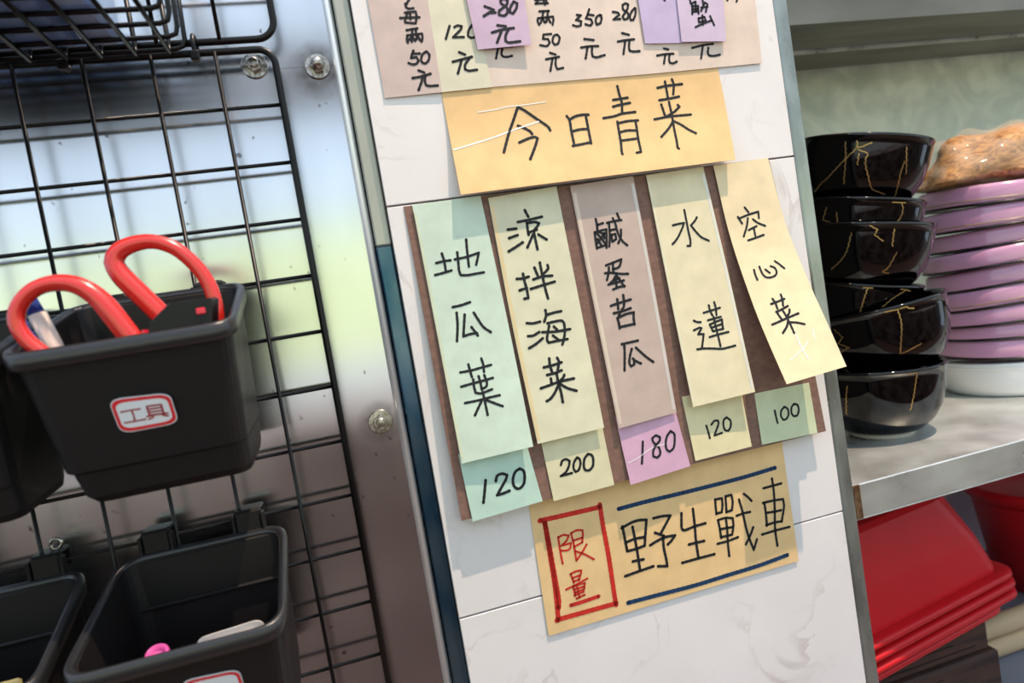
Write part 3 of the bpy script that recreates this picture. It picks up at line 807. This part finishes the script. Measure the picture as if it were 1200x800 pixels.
# small bright screw eye on the grid
r = thing('screw_eye', 'small bright metal screw eye on the wire grid left of the lower baskets', 'hook', (-0.2370, -0.0010, 0.1190))
MB().tube([(-0.2360 + 0.0032 * math.cos(a), -0.0050, 0.1190 + 0.0032 * math.sin(a)) for a in [2 * math.pi * k / 16 for k in range(16)]], 0.0010, 8, closed=True).build('ring', BOLT, r, True)
MB().tube([(-0.2385, -0.0050, 0.1163), (-0.2405, -0.0045, 0.1140)], 0.0012, 8).build('shank', BOLT, r, True)

# ------------------------------------------------------------------ wire basket at the top, with blue packages
wbk = thing('wire_basket', 'black wire basket hanging at the top left', 'basket', (-0.20, -0.06, 0.4120))
zb, zt, xe, yb, yf = 0.4120, 0.4760, -0.1065, -0.0100, -0.1150
def bend(a, b, c, d):
    return [a, b, c, d]
for k in range(7):
    y = yb - 0.0175 * k
    MB().tube([(-0.42, y, zb), (xe - 0.006, y, zb), (xe - 0.0015, y, zb + 0.0015), (xe, y, zb + 0.006), (xe + 0.002, y, zt)], 0.0015, 8).build('cross_wire', WIRE, wbk, True)
for k in range(14):
    x = -0.1163 - 0.0193 * k
    MB().tube([(x, yb, zt), (x, yb, zb + 0.005 - 0.0022), (x, yb - 0.002, zb - 0.0022), (x, yf + 0.003, zb - 0.0022), (x, yf, zb + 0.004), (x, yf, zt)], 0.0015, 8).build('basket_wire', WIRE, wbk, True)
MB().tube([(-0.42, yf, zt), (xe, yf, zt), (xe + 0.002, yf + 0.004, zt), (xe + 0.002, yb, zt), (-0.42, yb, zt)], 0.0019, 10).build('rim', WIRE, wbk, True)
blue1 = mat('blue_film_dark', (128, 166, 226), 0.3, var=0.25, scale=26, coat=0.4, stretch=(0.5, 1, 3))
blue2 = mat('blue_film_pale', (164, 196, 240), 0.3, var=0.12, scale=30, coat=0.4)
pk = thing('package', 'dark blue wrapped package in the wire basket', 'package', (-0.25, -0.06, 0.4134))
MB().box((-0.40, -0.105, 0.4134), (-0.1620, -0.0150, 0.4480), 0.004).build('body', blue1, pk)
MB().box((-0.40, -0.1055, 0.4250), (-0.1615, -0.0145, 0.4290), 0.001).build('wrap_band', blue2, pk)
pk = thing('package', 'pale blue wrapped package at the right end of the wire basket', 'package', (-0.15, -0.06, 0.4134))
MB().box((-0.1600, -0.102, 0.4134), (-0.1400, -0.0160, 0.4460), 0.003).build('body', blue2, pk)
MB().box((-0.1605, -0.070, 0.4131), (-0.1395, -0.0560, 0.4465), 0.002).build('wrap_band', blue1, pk)

# ------------------------------------------------------------------ black plastic baskets hooked on the grid
def rrect(cx, yb_, yf_, hw_b, hw_f, r, zf, zbk):
    """rounded rectangle ring, plan view, sloping from zbk at the back to zf at the front"""
    c = rounded([(cx - hw_f, yf_), (cx + hw_f, yf_), (cx + hw_b, yb_), (cx - hw_b, yb_)], r, 6)
    return [Vector((p.x, p.y, zf + (zbk - zf) * (p.y - yf_) / (yb_ - yf_))) for p in c]

def basket(cx, zw, dz, label):
    """zw = height of the grid wire it hangs from"""
    root = thing('plastic_basket', label, 'basket', (cx, -0.055, zw - 0.113), 'black plastic baskets on the grid')
    zb_, zf_ = zw - 0.0065 + dz, zw - 0.0335 + dz
    z0 = zw - 0.1085 + min(dz, 0)
    spec = [  # yb, yf, hw back, hw front, radius, z front, z back
        (-0.0190, -0.0800, 0.0385, 0.0395, 0.010, z0, z0 + 0.006),
        (-0.0185, -0.0835, 0.0405, 0.0415, 0.010, z0 + 0.0040, z0 + 0.010),
        (-0.0180, -0.0870, 0.0425, 0.0430, 0.010, z0 + 0.0170, z0 + 0.024),
        (-0.0175, -0.0890, 0.0440, 0.0445, 0.011, z0 + 0.0185, z0 + 0.0255),
        (-0.0165, -0.1030, 0.0475, 0.0510, 0.013, zf_, zb_),
    ]
    b = MB()
    outer = [rrect(cx + 0.004 * (1 - k / 4), *sp) for k, sp in enumerate(spec)]
    th = 0.0020
    inner = [rrect(cx + 0.004 * (1 - k / 4), sp[0] - th, sp[1] + th, sp[2] - th, sp[3] - th, sp[4] - 0.001, sp[5] + (th if k == 0 else 0), sp[6] + (th if k == 0 else 0)) for k, sp in enumerate(spec)]
    b.rings(outer + inner[::-1])
    fix_normals(b.build('body', PLASTIC, root))
    top = rrect(cx, -0.0150, -0.1050, 0.0487, 0.0525, 0.014, zf_, zb_)
    rim = MB()
    rr = []
    cen = Vector((cx, -0.06, (zf_ + zb_) / 2))
    for (dx, dz) in ((-0.0032, 0.0), (-0.0026, 0.0022), (0.0, 0.0030), (0.0016, 0.0018), (0.0020, -0.0020), (0.0014, -0.0062), (-0.0004, -0.0066)):
        ring = []
        for p in top:
            d = Vector((p.x - cen.x, p.y - cen.y, 0)).normalized()
            ring.append(p + d * dx + Vector((0, 0, dz)))
        rr.append(ring)
    rr.append(rr[0])
    rim.rings(rr, False, False)
    fix_normals(rim.build('rim', PLASTIC_RIM, root, True))
    # back plate rising behind the rim with a lip line
    bp = MB()
    bp.box((cx - 0.044, -0.0195, zb_ - 0.030), (cx + 0.044, -0.0150, zb_ - 0.0010), 0.001)
    bp.box((cx - 0.043, -0.0225, zb_ - 0.031), (cx + 0.043, -0.0190, zb_ - 0.0285), 0.0008)
    bp.build('back_plate', PLASTIC, root)
    for sx in (-1, 1):
        hx = cx + sx * 0.0275
        h = MB()
        h.box((hx - 0.0085, -0.0155, zb_ - 0.012), (hx + 0.0085, -0.0100, zw + 0.0045), 0.0016)
        h.box((hx - 0.0085, -0.0130, zw + 0.0020), (hx + 0.0085, 0.0015, zw + 0.0046), 0.0010)
        h.box((hx - 0.0085, -0.0005, zw - 0.0080), (hx + 0.0085, 0.0018, zw + 0.0040), 0.0008)
        h.box((hx - 0.0098, -0.0170, zb_ - 0.012), (hx - 0.0080, -0.0105, zw + 0.0020), 0.0006)
        h.box((hx + 0.0080, -0.0170, zb_ - 0.012), (hx + 0.0098, -0.0105, zw + 0.0020), 0.0006)
        h.build('hook', PLASTIC, root)
    return root

tool = basket(-0.1475, 0.2604, 0.005, 'black plastic basket with red and white sticker, holding red handled scissors')
bl = basket(-0.2590, 0.2604, 0.005, 'black plastic basket hanging left of the one with the scissors, mostly cut off')
lo = basket(-0.1505, 0.1113, -0.005, 'lower black plastic basket holding a pink cap and a white card')
ll = basket(-0.2670, 0.1113, -0.005, 'lower black plastic basket at the left edge, holding a yellowish note')

def sticker(root, key, text):
    """white label with red border stuck on the basket front"""
    out = [(u, v) for u, v in [(p.x, p.y) for p in rounded([(0, 0), (1, 0), (1, 1), (0, 1)], 0.24, 6)]]
    def put(name, scale_in, lift, material, parent, hole=None):
        mb = MB()
        def pt(u, v, s):
            return S(key, 0.5 + (u - 0.5) * s[0], 0.5 + (v - 0.5) * s[1]) + Sn(key, 0.5, 0.5) * lift
        ring = [pt(u, v, scale_in) for u, v in out]
        if hole:
            ring2 = [pt(u, v, hole) for u, v in out]
            n = len(ring)
            mb.add(ring + ring2, [(k, (k + 1) % n, n + (k + 1) % n, n + k) for k in range(n)])
        else:
            back = [p - Sn(key, 0.5, 0.5) * 0.0004 for p in ring]
            mb.rings([back, ring])
        return mb.build(name, material, parent)
    st = put('sticker', (1, 1), 0.0004, mat('white_label', (232, 236, 240), 0.4), root)
    st['label'] = 'white sticker with a red border'
    off = root['_o']
    st['_o'] = off
    put('red_border', (0.97, 0.95), 0.00055, mat('label_red', (222, 40, 46), 0.4), st, (0.86, 0.76))
    if text:
        mb = MB()
        A = S(key, 0, 0.5); B = S(key, 1, 0.5); C_ = S(key, 0.5, 0); D = S(key, 0.5, 1)
        for poly in text.split(';'):
            uv = [tuple(float(c) / 1000 for c in q.split(',')) for q in poly.split()]
            N = [Sn(key, 0.5, 0.5)] * len(uv)
            ribbon(mb, [S(key, u, v) + n * 0.0006 for (u, v), n in zip(uv, N)], N, 0.00085)
        mb.build('printed_characters', mat('label_dark_red', (158, 34, 40), 0.5), st)

sticker(tool, 'K', LABEL_TEXT)
SHEETS['K2'] = [(t, (a[0] + dx_, a[1], a[2] - 149.1), (b[0] + dx_, b[1], b[2] - 149.1)) for (t, a, b) in SHEETS['K'] for dx_ in (6.5,)]
sticker(lo, 'K2', None)

# ------------------------------------------------------------------ things in the baskets
sc = thing('scissors', 'red handled scissors standing in the basket with the sticker', 'scissors', (-0.147, -0.06, 0.155))
L1 = [(-134, -80, 205.0), (-143.4, -88.0, 226.3), (-149.0, -89.0, 239.4), (-156.8, -89.0, 255.3), (-164.3, -89.0, 263.5), (-173.3, -89.0, 267.0), (-184.1, -89.0, 265.7), (-192.5, -89.0, 258.9), (-195.4, -89.0, 250.4), (-192.8, -89.0, 241.4), (-185.0, -89.0, 231.3), (-176.0, -88.0, 222.5), (-160, -80, 207)]
L2 = [(-121, -70, 222), (-133.4, -73.0, 242.8), (-142.3, -74.0, 256.8), (-149.4, -74.0, 268.0), (-151.8, -74.0, 275.4), (-148.7, -74.0, 280.9), (-141.1, -74.0, 283.9), (-131.0, -74.0, 283.9), (-120.5, -74.0, 278.2), (-111.5, -74.0, 266.1), (-107.2, -74.0, 253.7), (-106.9, -74.0, 240.3), (-109.2, -74.0, 227.8), (-116, -70, 208)]
for Lp, lab in ((L1, None), (L2, None)):
    pts = catmull([Vector(p) * MM for p in Lp], 0.003)
    n = len(pts)
    rad = []
    for i in range(n):
        t = i / (n - 1)
        rad.append(0.0055 if t < 0.30 else (0.0055 - 0.0016 * min(1, (t - 0.30) / 0.22)))
    MB().tube(pts, rad, 14).build('handle', RED_PL, sc, True)
MB().box((-0.1500, -0.0800, 0.165), (-0.1360, -0.0775, 0.215), 0.0008).build('blade', STEEL_DULL, sc)
MB().box((-0.1270, -0.0715, 0.168), (-0.1150, -0.0690, 0.222), 0.0008).build('blade', STEEL_DULL, sc)

bc = thing('box_cutter', 'black box cutter with red base beside the scissors handle', 'box cutter', (-0.125, -0.077, 0.215))
P_ = [(-137.1, -93.5, 235.0), (-106.5, -93.5, 233.8), (-104.1, -93.5, 247.1), (-105.4, -93.5, 248.2), (-124.1, -93.5, 248.6), (-135.5, -93.5, 239.6)]
MB().prism([Vector(p) * MM for p in P_], (0.0008, 0.013, 0.001)).build('body', mat('cutter_black', (16, 16, 18), 0.4, spec=0.3), bc)
P_ = [(-147.9, -94.5, 217.3), (-109.2, -94.5, 217.6), (-106.3, -94.5, 232.9), (-137.1, -94.5, 234.5), (-139.2, -94.5, 237.2)]
MB().prism([Vector(p) * MM for p in P_], (0, 0.015, 0)).build('red_base', mat('cutter_red', (216, 30, 58), 0.3, coat=0.3), bc)
MB().box((-0.1128, -0.0947, 0.2404), (-0.1082, -0.0933, 0.2438), 0.0005).build('slider', mat('cutter_red', (216, 30, 58)), bc)
MB().prism([Vector(p) * MM for p in [(-135.3, -93.8, 240.2), (-124.9, -93.8, 248.3), (-123.9, -93.1, 248.8), (-134.9, -93.1, 240.3)]], (0, 0.011, 0)).build('metal_edge', STEEL_EDGE, bc)

pen = thing('pen', 'pen with blue cap and pale body inside the left scissors loop', 'pen', (-0.19, -0.055, 0.175))
a, b_, c_ = Vector((-0.1950, -0.074, 0.2652)), Vector((-0.1920, -0.074, 0.2545)), Vector((-0.1810, -0.072, 0.2080))
MB().tube([a, a * 0.95 + b_ * 0.05, b_], [0.0030, 0.0036, 0.0037], 14).build('cap', mat('pen_blue', (34, 62, 150), 0.2, coat=0.5), pen, True)
MB().tube([b_, c_], [0.0043, 0.0043], 14).build('barrel', mat('pen_barrel', (226, 208, 198), 0.3, coat=0.4), pen, True)
MB().tube([a + Vector((-0.0030, -0.002, -0.010)), b_ + Vector((-0.0045, -0.002, -0.008)), b_ * 0.72 + c_ * 0.28 + Vector((-0.0048, -0.001, 0))], 0.0011, 8).build('clip', mat('pen_blue_bright', (40, 90, 226), 0.2, coat=0.5), pen, True)

# pink cap, white card and note in the lower baskets
pc = thing('pink_cap', 'round pink cap lying in the lower basket', 'cap', (-0.165, -0.083, 0.010))
M = Matrix.Translation((-0.1655, -0.083, 0.0625)) @ Matrix.Rotation(math.radians(28), 4, 'X')
pinkm = mat('pink_plastic', (214, 84, 160), 0.3, coat=0.3)
MB().lathe([(0.0001, -0.050), (0.0052, -0.050), (0.0056, -0.004)], 28, M).build('tube_body', mat('pink_dark', (120, 36, 84), 0.35), pc, True)
MB().lathe([(0.0056, -0.006), (0.0060, -0.0055), (0.0060, 0.0062), (0.0054, 0.0070), (0.0044, 0.0070), (0.0042, 0.0040), (0.0001, 0.0038)], 28, M).build('cap_ring', pinkm, pc, True)
wc = thing('white_card', 'white card with rounded corner in the lower basket', 'card', (-0.13, -0.075, 0.012))
cpts = rounded([(-0.1480, 0.012), (-0.1120, 0.012), (-0.1120, 0.0700), (-0.1480, 0.0680)], 0.006, 5)
MB().prism([(p.x, -0.078 + (p.y - 0.012) * -0.05, p.y) for p in cpts], (0, 0.0008, 0)).build('card', mat('white_card', (228, 222, 214), 0.35), wc)
cp2 = rounded([(-0.1450, 0.015), (-0.1150, 0.015), (-0.1150, 0.0665), (-0.1450, 0.0648)], 0.005, 5)
MB().prism([(p.x, -0.0792 + (p.y - 0.012) * -0.05, p.y) for p in cp2], (0, 0.0009, 0)).build('inner_panel', mat('card_grey', (196, 186, 180), 0.3), wc)
yn = thing('note_pad', 'yellowish note pad in the lower left basket', 'note pad', (-0.245, -0.07, 0.010))
for k in range(3):
    MB().box((-0.2560, -0.084 + 0.0012 * k, 0.012), (-0.2300, -0.0832 + 0.0012 * k, 0.0730 - 0.0008 * k)).build('leaf', mat('note_yellow', (206, 190, 132), 0.7, var=0.1, scale=80), yn)

# ------------------------------------------------------------------ steel shelf
sh = thing('steel_shelf', 'stainless steel shelf carrying the bowls and dishes', 'shelf', (0.7, 0.03, -0.025))
MB().box((0.3470, 0.0300, 0.0040), (2.19, 0.3590, 0.0060), 0.0006).build('top_plate', STEEL_DULL, sh)
MB().box((0.3700, 0.0285, -0.0250), (2.19, 0.0305, 0.0062), 0.0008).build('front_flange', mat('shelf_flange', (212, 218, 214), 0.3, 0.6, scale=30, rvar=0.08, rgb2=(186, 190, 186), stretch=(0.4, 1, 1)), sh)
MB().box((0.3690, 0.0285, -0.0250), (0.3702, 0.10, 0.0055), 0.0004).build('end_flange', mat('rusty_end', (138, 112, 84), 0.6, 0.6, scale=160, rgb2=(92, 62, 40)), sh)
MB().box((0.3702, 0.0285, -0.0262), (2.19, 0.0480, -0.0248), 0.0003).build('return_lip', STEEL_DULL, sh)

MB().box((0.3700, 0.0279, -0.0252), (0.3775, 0.0290, 0.0064), 0.0004).build('rusty_corner', mat('rusty_end', (138, 112, 84)), sh)

# ------------------------------------------------------------------ black bowls with gold cracks
BOWLS = [
    ((527.2, 157.8, 253.4), 14, 1, '-137,72.0 -136,66.0 -144,55.0 -151,46.0 -160,35.5 -167,31.0 -178,22.5; -146,71.5 -145,63.5 -144,54.5 -144,30.0; -136,66.0 -133,66.0 -125,70.5; -135,63.5 -127,60.0 -128,52.0 -125,41.0 -118,26.0 -109,22.5 -102,20.5; -96,67.0 -93,53.5 -89,41.5; -95,53.5 -95,38.5 -89,18.5; -134,59.5 -134,48.5'),
    ((520.1, 161.2, 194.7), 13, 0.94, '-162,68.5 -165,54.5 -156,51.5 -150,46.0; -152,63.0 -150,51.5; -97,75.0 -94,70.0 -94,61.5 -97,54.0; -105,75.0 -92,75.0'),
    ((518.7, 155.1, 162.5), 11, 1, '-129,76.5 -123,72.5 -125,67.5 -118,61.0; -110,73.0 -110,56.0; -105,49.5 -110,33.5 -114,29.5 -107,28.0; -143,69.0 -146,50.5 -152,39.5 -161,31.0'),
    ((512.5, 165.7, 107.8), 13, 0.9, '-131,77.0 -123,77.0; -127,77.0 -129,63.5 -131,48.0; -96,77.0 -84,74.5; -88,77.0 -102,66.5 -111,55.5'),
    ((536.8, 138.5, 70.6), -7, 1, '-127,77.0 -117,76.0 -117,60.5 -123,30.5 -119,30.5 -103,35.5; -115,77.0 -110,77.0 -108,74.5 -104,73.0; -173,68.5 -167,59.0 -174,52.5 -165,46.5 -175,42.5'),
    ((516.4, 146.8, 6.0), 2, 1, '-108,77.0 -100,77.0 -102,65.0 -104,51.5 -106,38.0; -157,66.5 -163,34.0'),
]
VIEW_AX = Vector((0.53, 0.60, 0)).normalized()
B_OUT = [(32, 0), (33.5, 3), (35, 5), (43, 9), (54, 20), (62, 36), (66, 54), (67.3, 70), (67.5, 77)]
def b_r(z):
    for (r0, z0), (r1, z1) in zip(B_OUT, B_OUT[1:]):
        if z0 <= z <= z1:
            return r0 + (r1 - r0) * (z - z0) / (z1 - z0)
    return B_OUT[-1][0]
INNER = [30, 58, 26, 56, 34, 58]
BL = ['topmost black bowl of the stack, with long gold cracks', 'second black bowl from the top, mostly hidden by its neighbours',
      'third black bowl from the top of the stack', 'fourth black bowl from the top, just above the tilted one',
      'tilted black bowl with gold scribble, second from the bottom', 'bottom black bowl standing on the steel shelf']
for k, (loc, tilt, sca, cracks) in enumerate(BOWLS):
    M = Matrix.Translation(Vector(loc) * MM) @ Matrix.Rotation(math.radians(tilt), 4, VIEW_AX) @ Matrix.Scale(sca, 4)
    root = thing('black_bowl', BL[k], 'bowl', tuple(Vector(loc) * MM), 'stack of black bowls')
    fl = INNER[k]
    prof = [(p[0], p[1]) for p in B_OUT[2:]] + [(68.3, 77.3), (68.5, 78.6), (68.0, 80.0), (66.8, 80.8), (65.2, 80.4), (64.0, 78.6), (63.6, 76), (63.0, max(fl + 6, 70)), (b_r(max(fl, 8)) - 4.5, max(fl + 3, 12)), (b_r(max(fl, 8)) - 10, fl), (0.01, fl - 0.5)]
    fine = []
    for a, b in zip(prof, prof[1:]):
        fine.append(a)
    fine.append(prof[-1])
    MB().lathe([(0.01, 5)][:1] and [(r * MM, z * MM) for r, z in [(0.02, 4.9)] + fine], 72, M).build('body', BLACK_GLAZE, root, True)
    MB().lathe([(r * MM, z * MM) for r, z in [(28, 5.5), (28, 0.6), (29, 0), (32, 0), (33.3, 1.0), (34.6, 5.2)]], 64, M).build('foot_ring', UNGLAZED if k == 5 else BLACK_GLAZE, root, True)
    for poly in cracks.split(';'):
        az = [tuple(float(c) for c in q.split(',')) for q in poly.split()]
        flat = catmull([(a * 1.1, z, 0) for a, z in az], 2.0)
        pts = []; N = []
        for i, p in enumerate(flat):
            a = math.radians(p.x / 1.1 + 0.5 * math.sin(i * 2.3)); z = min(p.y, 76.5)
            r = b_r(z) + 0.35
            dz = 0.5
            sl = (b_r(min(z + dz, 76.9)) - b_r(max(z - dz, 0.1))) / (2 * dz)
            n = Vector((math.cos(a), math.sin(a), -sl)).normalized()
            pts.append(M @ (Vector((r * math.cos(a), r * math.sin(a), z)) * MM))
            N.append((M.to_3x3() @ n).normalized())
        mb = MB()
        ribbon(mb, pts, N, 0.0010)
        mb.build('gold_crack', GOLD, root)

# ------------------------------------------------------------------ purple dishes on a white dish
PC = Vector((0.777, 0.200, 0.0))
wd = thing('white_dish', 'white round dish at the bottom of the purple dish stack', 'dish', (PC.x, PC.y, 0.0061))
MB().lathe([(r * MM, z * MM) for r, z in [(0.02, 2), (66, 2), (68, 0), (71, 0), (74, 1.5), (78, 8), (80, 20), (81, 40), (80.6, 42.4), (79, 43), (77.5, 42), (76.5, 30), (68, 24), (0.02, 22)]], 80,
           Matrix.Translation((PC.x, PC.y, 0.0061))).build('body', WHITE_GLAZE, wd, True)
MB().lathe([(r * MM, z * MM) for r, z in [(80.7, 34), (81.4, 35), (81.3, 37), (80.9, 38)]], 80, Matrix.Translation((PC.x, PC.y, 0.0061))).build('rim_band', WHITE_GLAZE, wd, True)
PT = [(0.2415, -4, 4), (0.2145, -1, 2), (0.1920, 1, 5), (0.1690, 3, 2), (0.1450, 5, 4), (0.1205, 5.5, 0), (0.0985, 3.0, 1), (0.0790, 0.5, 2), (0.0540, -1.5, 0)]
PL = ['topmost purple dish, directly under the brown bag', 'second purple dish from the top of the stack', 'third purple dish from the top of the stack',
      'fourth purple dish from the top of the stack', 'middle purple dish of the stack of nine', 'fourth purple dish from the bottom of the stack',
      'third purple dish from the bottom of the stack', 'second purple dish from the bottom of the stack', 'lowest purple dish, resting in the white dish']
for k, (zr, tl, jx) in enumerate(PT):
    # zr is the lower edge seen of each dish wall; dishes lie upside down with the rim at the bottom
    base = Vector((PC.x + jx * MM, PC.y, zr))
    M = Matrix.Translation(base) @ Matrix.Rotation(math.radians(-tl), 4, VIEW_AX)
    root = thing('purple_dish', PL[k], 'dish', tuple(base), 'stack of purple dishes')
    R = 84 - (k % 3) * 0.9
    hh = ((0.2665 if k == 0 else PT[k - 1][0]) - zr) * 1000 - 1.2
    MB().lathe([(r * MM, z * MM) for r, z in [(R - 3, 1.0), (R - 0.4, 1.2), (R - 0.1, 4), (R - 0.5, hh * 0.5), (R - 1.4, hh * 0.8), (R - 3.0, hh - 0.8), (R - 6, hh), (0.02, hh)]], 80, M).build('body', PURPLE, root, True)
    MB().lathe([(r * MM, z * MM) for r, z in [(R - 3, 1.2), (R - 2.6, -0.9), (R - 0.6, -1.3), (R + 0.5, -0.8), (R + 0.6, 1.2), (R - 0.3, 2.0)]], 80, M).build('rim_edge', RIM_BROWN, root, True)
    if k in (0, 1, 5):
        MB().lathe([(r * MM, z * MM) for r, z in [(R + 0.05, 5.0), (R - 0.2, 6.6)]], 80, M).build('painted_band', mat('olive_band', (158, 132, 104), 0.3), root, True)

# brown bag on top
bag = thing('food_bag', 'clear plastic bag of brown dried food on top of the purple dishes', 'bag', (0.80, 0.20, 0.270))
def lump(sc_, seed, amp, freq):
    rnd = random.Random(seed)
    ph = [[rnd.uniform(0, 6.28) for _ in range(3)] + [rnd.uniform(-1, 1) for _ in range(3)] for _ in range(14)]
    nu, nv = 56, 30
    vs = []; fs = []
    for j in range(nv + 1):
        th = math.pi * j / nv
        for i in range(nu):
            a = 2 * math.pi * i / nu
            d = Vector((math.sin(th) * math.cos(a), math.sin(th) * math.sin(a), math.cos(th)))
            k = 1.0
            for p in ph:
                k += amp * math.sin(freq * (d.x * p[3] + d.y * p[4] + d.z * p[5]) * 3 + p[0])
            z = d.z * sc_[2] * k
            if z < 0:
                z *= 0.25
            vs.append(Vector((0.792, 0.205, 0.2795)) + Vector((d.x * sc_[0] * k, d.y * sc_[1] * k, z)))
    for j in range(nv):
        for i in range(nu):
            fs.append((j * nu + i, j * nu + (i + 1) % nu, (j + 1) * nu + (i + 1) % nu, (j + 1) * nu + i))
    return vs, fs
v_, f_ = lump((0.098, 0.072, 0.058), 3, 0.022, 2.4)
mesh_obj('contents', v_, f_, mat('brown_dried_food', (196, 146, 88), 0.6, rgb2=(124, 84, 48), scale=60, detail=8, distort=2.5, bump=0.8, bscale=90, stretch=(1, 1, 2.2)), bag, True)
v_, f_ = lump((0.103, 0.077, 0.063), 5, 0.020, 3.5)
film = mat('clear_bag_film', (235, 222, 200), 0.12, alpha=0.16, bump=0.5, bscale=60)
mesh_obj('film', v_, f_, film, bag, True)

# ------------------------------------------------------------------ under the shelf
def tub_rings(c, yawr, z, inset, h):
    ca, sa = math.cos(yawr), math.sin(yawr)
    def tr(x, y, zz):
        return Vector((c[0] + x * ca - y * sa, c[1] + x * sa + y * ca, zz))
    def ring(L, D, r, zz, x0=0.0, y0=0.0):
        q = rounded([(-L + x0, y0), (x0, y0), (x0, D + y0), (-L + x0, D + y0)], r, 6)
        return [tr(p.x, p.y, zz) for p in q]
    return ring
def tub(label, corner_pt, yawr, z):
    """rectangular tub lying upside down; corner_pt = front right corner of the rim"""
    ring = tub_rings(corner_pt, yawr, z, 0, 0)
    root = thing('red_tub', label, 'tub', (corner_pt[0] - 0.12, corner_pt[1] + 0.1, z), 'stack of red tubs')
    L, D = 0.30, 0.215
    b = MB()
    def rg(ins, r, dz):
        return ring(L - 2 * ins, D - 2 * ins, r, z + dz, -ins, ins)
    rs = [rg(0.012, 0.022, 0.0025), rg(0.013, 0.022, 0.010), rg(0.022, 0.026, 0.045), rg(0.037, 0.046, 0.096), rg(0.042, 0.050, 0.101), rg(0.050, 0.050, 0.1025)]
    b.rings(rs, False, True)
    fix_normals(b.build('body', RED_TUB, root, False))
    b = MB()
    rs = [rg(0.012, 0.022, 0.0060), rg(0.004, 0.026, 0.0065), rg(0.0, 0.028, 0.0050), rg(-0.0005, 0.028, 0.0010), rg(0.001, 0.028, 0.0), rg(0.004, 0.026, 0.0022), rg(0.012, 0.022, 0.0025)]
    b.rings(rs, False, False)
    fix_normals(b.build('lip', RED_TUB, root, True))
    return root
yw = math.atan2(0.04, 0.2335)
TL = ['top red plastic tub of the upside down stack under the shelf', 'second red plastic tub from the top of the stack', 'third red plastic tub from the top of the stack', 'lowest red plastic tub, resting on the dark wood block']
for k in range(4):
    sx_ = (0.640, 0.644, 0.646, 0.622)[k]
    tub(TL[k], (sx_, 0.104 + (0.0, 0.001, 0.002, 0.004)[k], 0), yw, -0.176 - 0.0128 * k)

wood = mat('charred_wood', (74, 48, 36), 0.75, rgb2=(30, 20, 18), scale=26, detail=7, stretch=(0.35, 1, 3), bump=0.5, bscale=60)
def block(label, lo_, hi_):
    root = thing('wood_block', label, 'wood block', ((lo_[0] + hi_[0]) / 2, (lo_[1] + hi_[1]) / 2, lo_[2]))
    o = MB().box(lo_, hi_, 0.003).build('block', wood, root)
    for k in range(3):
        y = lo_[1] - 0.0004
        z = lo_[2] + (hi_[2] - lo_[2]) * (0.25 + 0.25 * k)
        MB().box((lo_[0] + 0.03, y, z), (hi_[0] - 0.02 - 0.03 * k, y + 0.001, z + 0.0012)).build('crack', mat('wood_crack', (20, 14, 12), 0.9), root)
    root.rotation_euler = (0, 0, 0)
    return root
block('dark weathered wood block directly under the red tubs', (0.36, 0.105, -0.2500), (0.585, 0.30, -0.2147))
block('lower dark weathered wood block at the bottom right', (0.36, 0.100, -0.2990), (0.592, 0.30, -0.2504))
structure(MB().box((0.3465, 0.02, -0.42), (2.19, 0.36, -0.40 + 0.10)).build('trim_4', mat('grey_ledge', (128, 132, 142), 0.5, var=0.1, scale=10)), 'grey ledge under the wood blocks')

bk = thing('red_bucket', 'red bucket at the right edge under the shelf', 'bucket', (0.86, 0.25, -0.299))
M = Matrix.Translation((0.862, 0.245, -0.2998))
MB().lathe([(r * MM, z * MM) for r, z in [(0.02, 0), (62, 0), (66, 3), (84, 128), (92, 140), (94, 146), (91, 149), (88, 146), (80, 126), (62, 6), (0.02, 5)]], 56, M).build('body', RED_TUB, bk, True)
MB().lathe([(r * MM, z * MM) for r, z in [(84, 128), (95, 138), (98, 145), (97, 151), (92, 153), (88, 149)]], 56, M).build('rim', RED_TUB, bk, True)
for k, (z, y, lab) in enumerate(((-0.262, 0.150, 'upper pale wooden rod beside the wood block'), (-0.287, 0.150, 'lower pale wooden rod beside the wood block'))):
    rd = thing('wooden_rod', lab, 'rod', (0.72, y, z - 0.012), 'pale wooden rods')
    MB().lathe([(0.0105, -0.085), (0.0118, -0.082), (0.0120, 0.0), (0.0118, 0.165), (0.0105, 0.168)], 24,
               Matrix.Translation((0.690, y, z)) @ Matrix.Rotation(math.radians(90), 4, 'Y')).build('shaft', mat('pale_wood', (206, 180, 140), 0.6, var=0.12, scale=40, stretch=(0.2, 1, 1)), rd, True)
    MB().lathe([(0.0121, -0.006), (0.0123, -0.003), (0.0123, 0.003), (0.0121, 0.006)], 24,
               Matrix.Translation((0.700, y, z)) @ Matrix.Rotation(math.radians(90), 4, 'Y')).build('band', mat('pale_band', (222, 204, 172), 0.6), rd, True)

# ------------------------------------------------------------------ the stall's warm hanging lamp
lamp = thing('hanging_lamp', 'warm hanging lamp above the pier, outside the picture', 'lamp', (LAMP))
lx, ly, lz = LAMP
MB().lathe([(0.012, 0.075), (0.020, 0.070), (0.060, 0.030), (0.085, 0.012), (0.083, 0.010), (0.056, 0.028), (0.016, 0.066)], 40, Matrix.Translation(LAMP)).build('shade', mat('lamp_shade', (60, 60, 62), 0.5), lamp, True)
MB().tube([(lx, ly, lz + 0.075), (lx, ly, lz + 0.9)], 0.003, 8).build('cord', WIRE, lamp, True)
ld = bpy.data.lights.new('lamp_bulb', 'POINT')
ld.energy = 740
ld.color = (1.0, 0.76, 0.57)
ld.shadow_soft_size = 0.02
lo_ = bpy.data.objects.new('lamp_bulb', ld)
COL.objects.link(lo_)
lo_.location = LAMP
lo_.location.z -= 0.005

for o in bpy.data.objects:
    if '_o' in o:
        del o['_o']
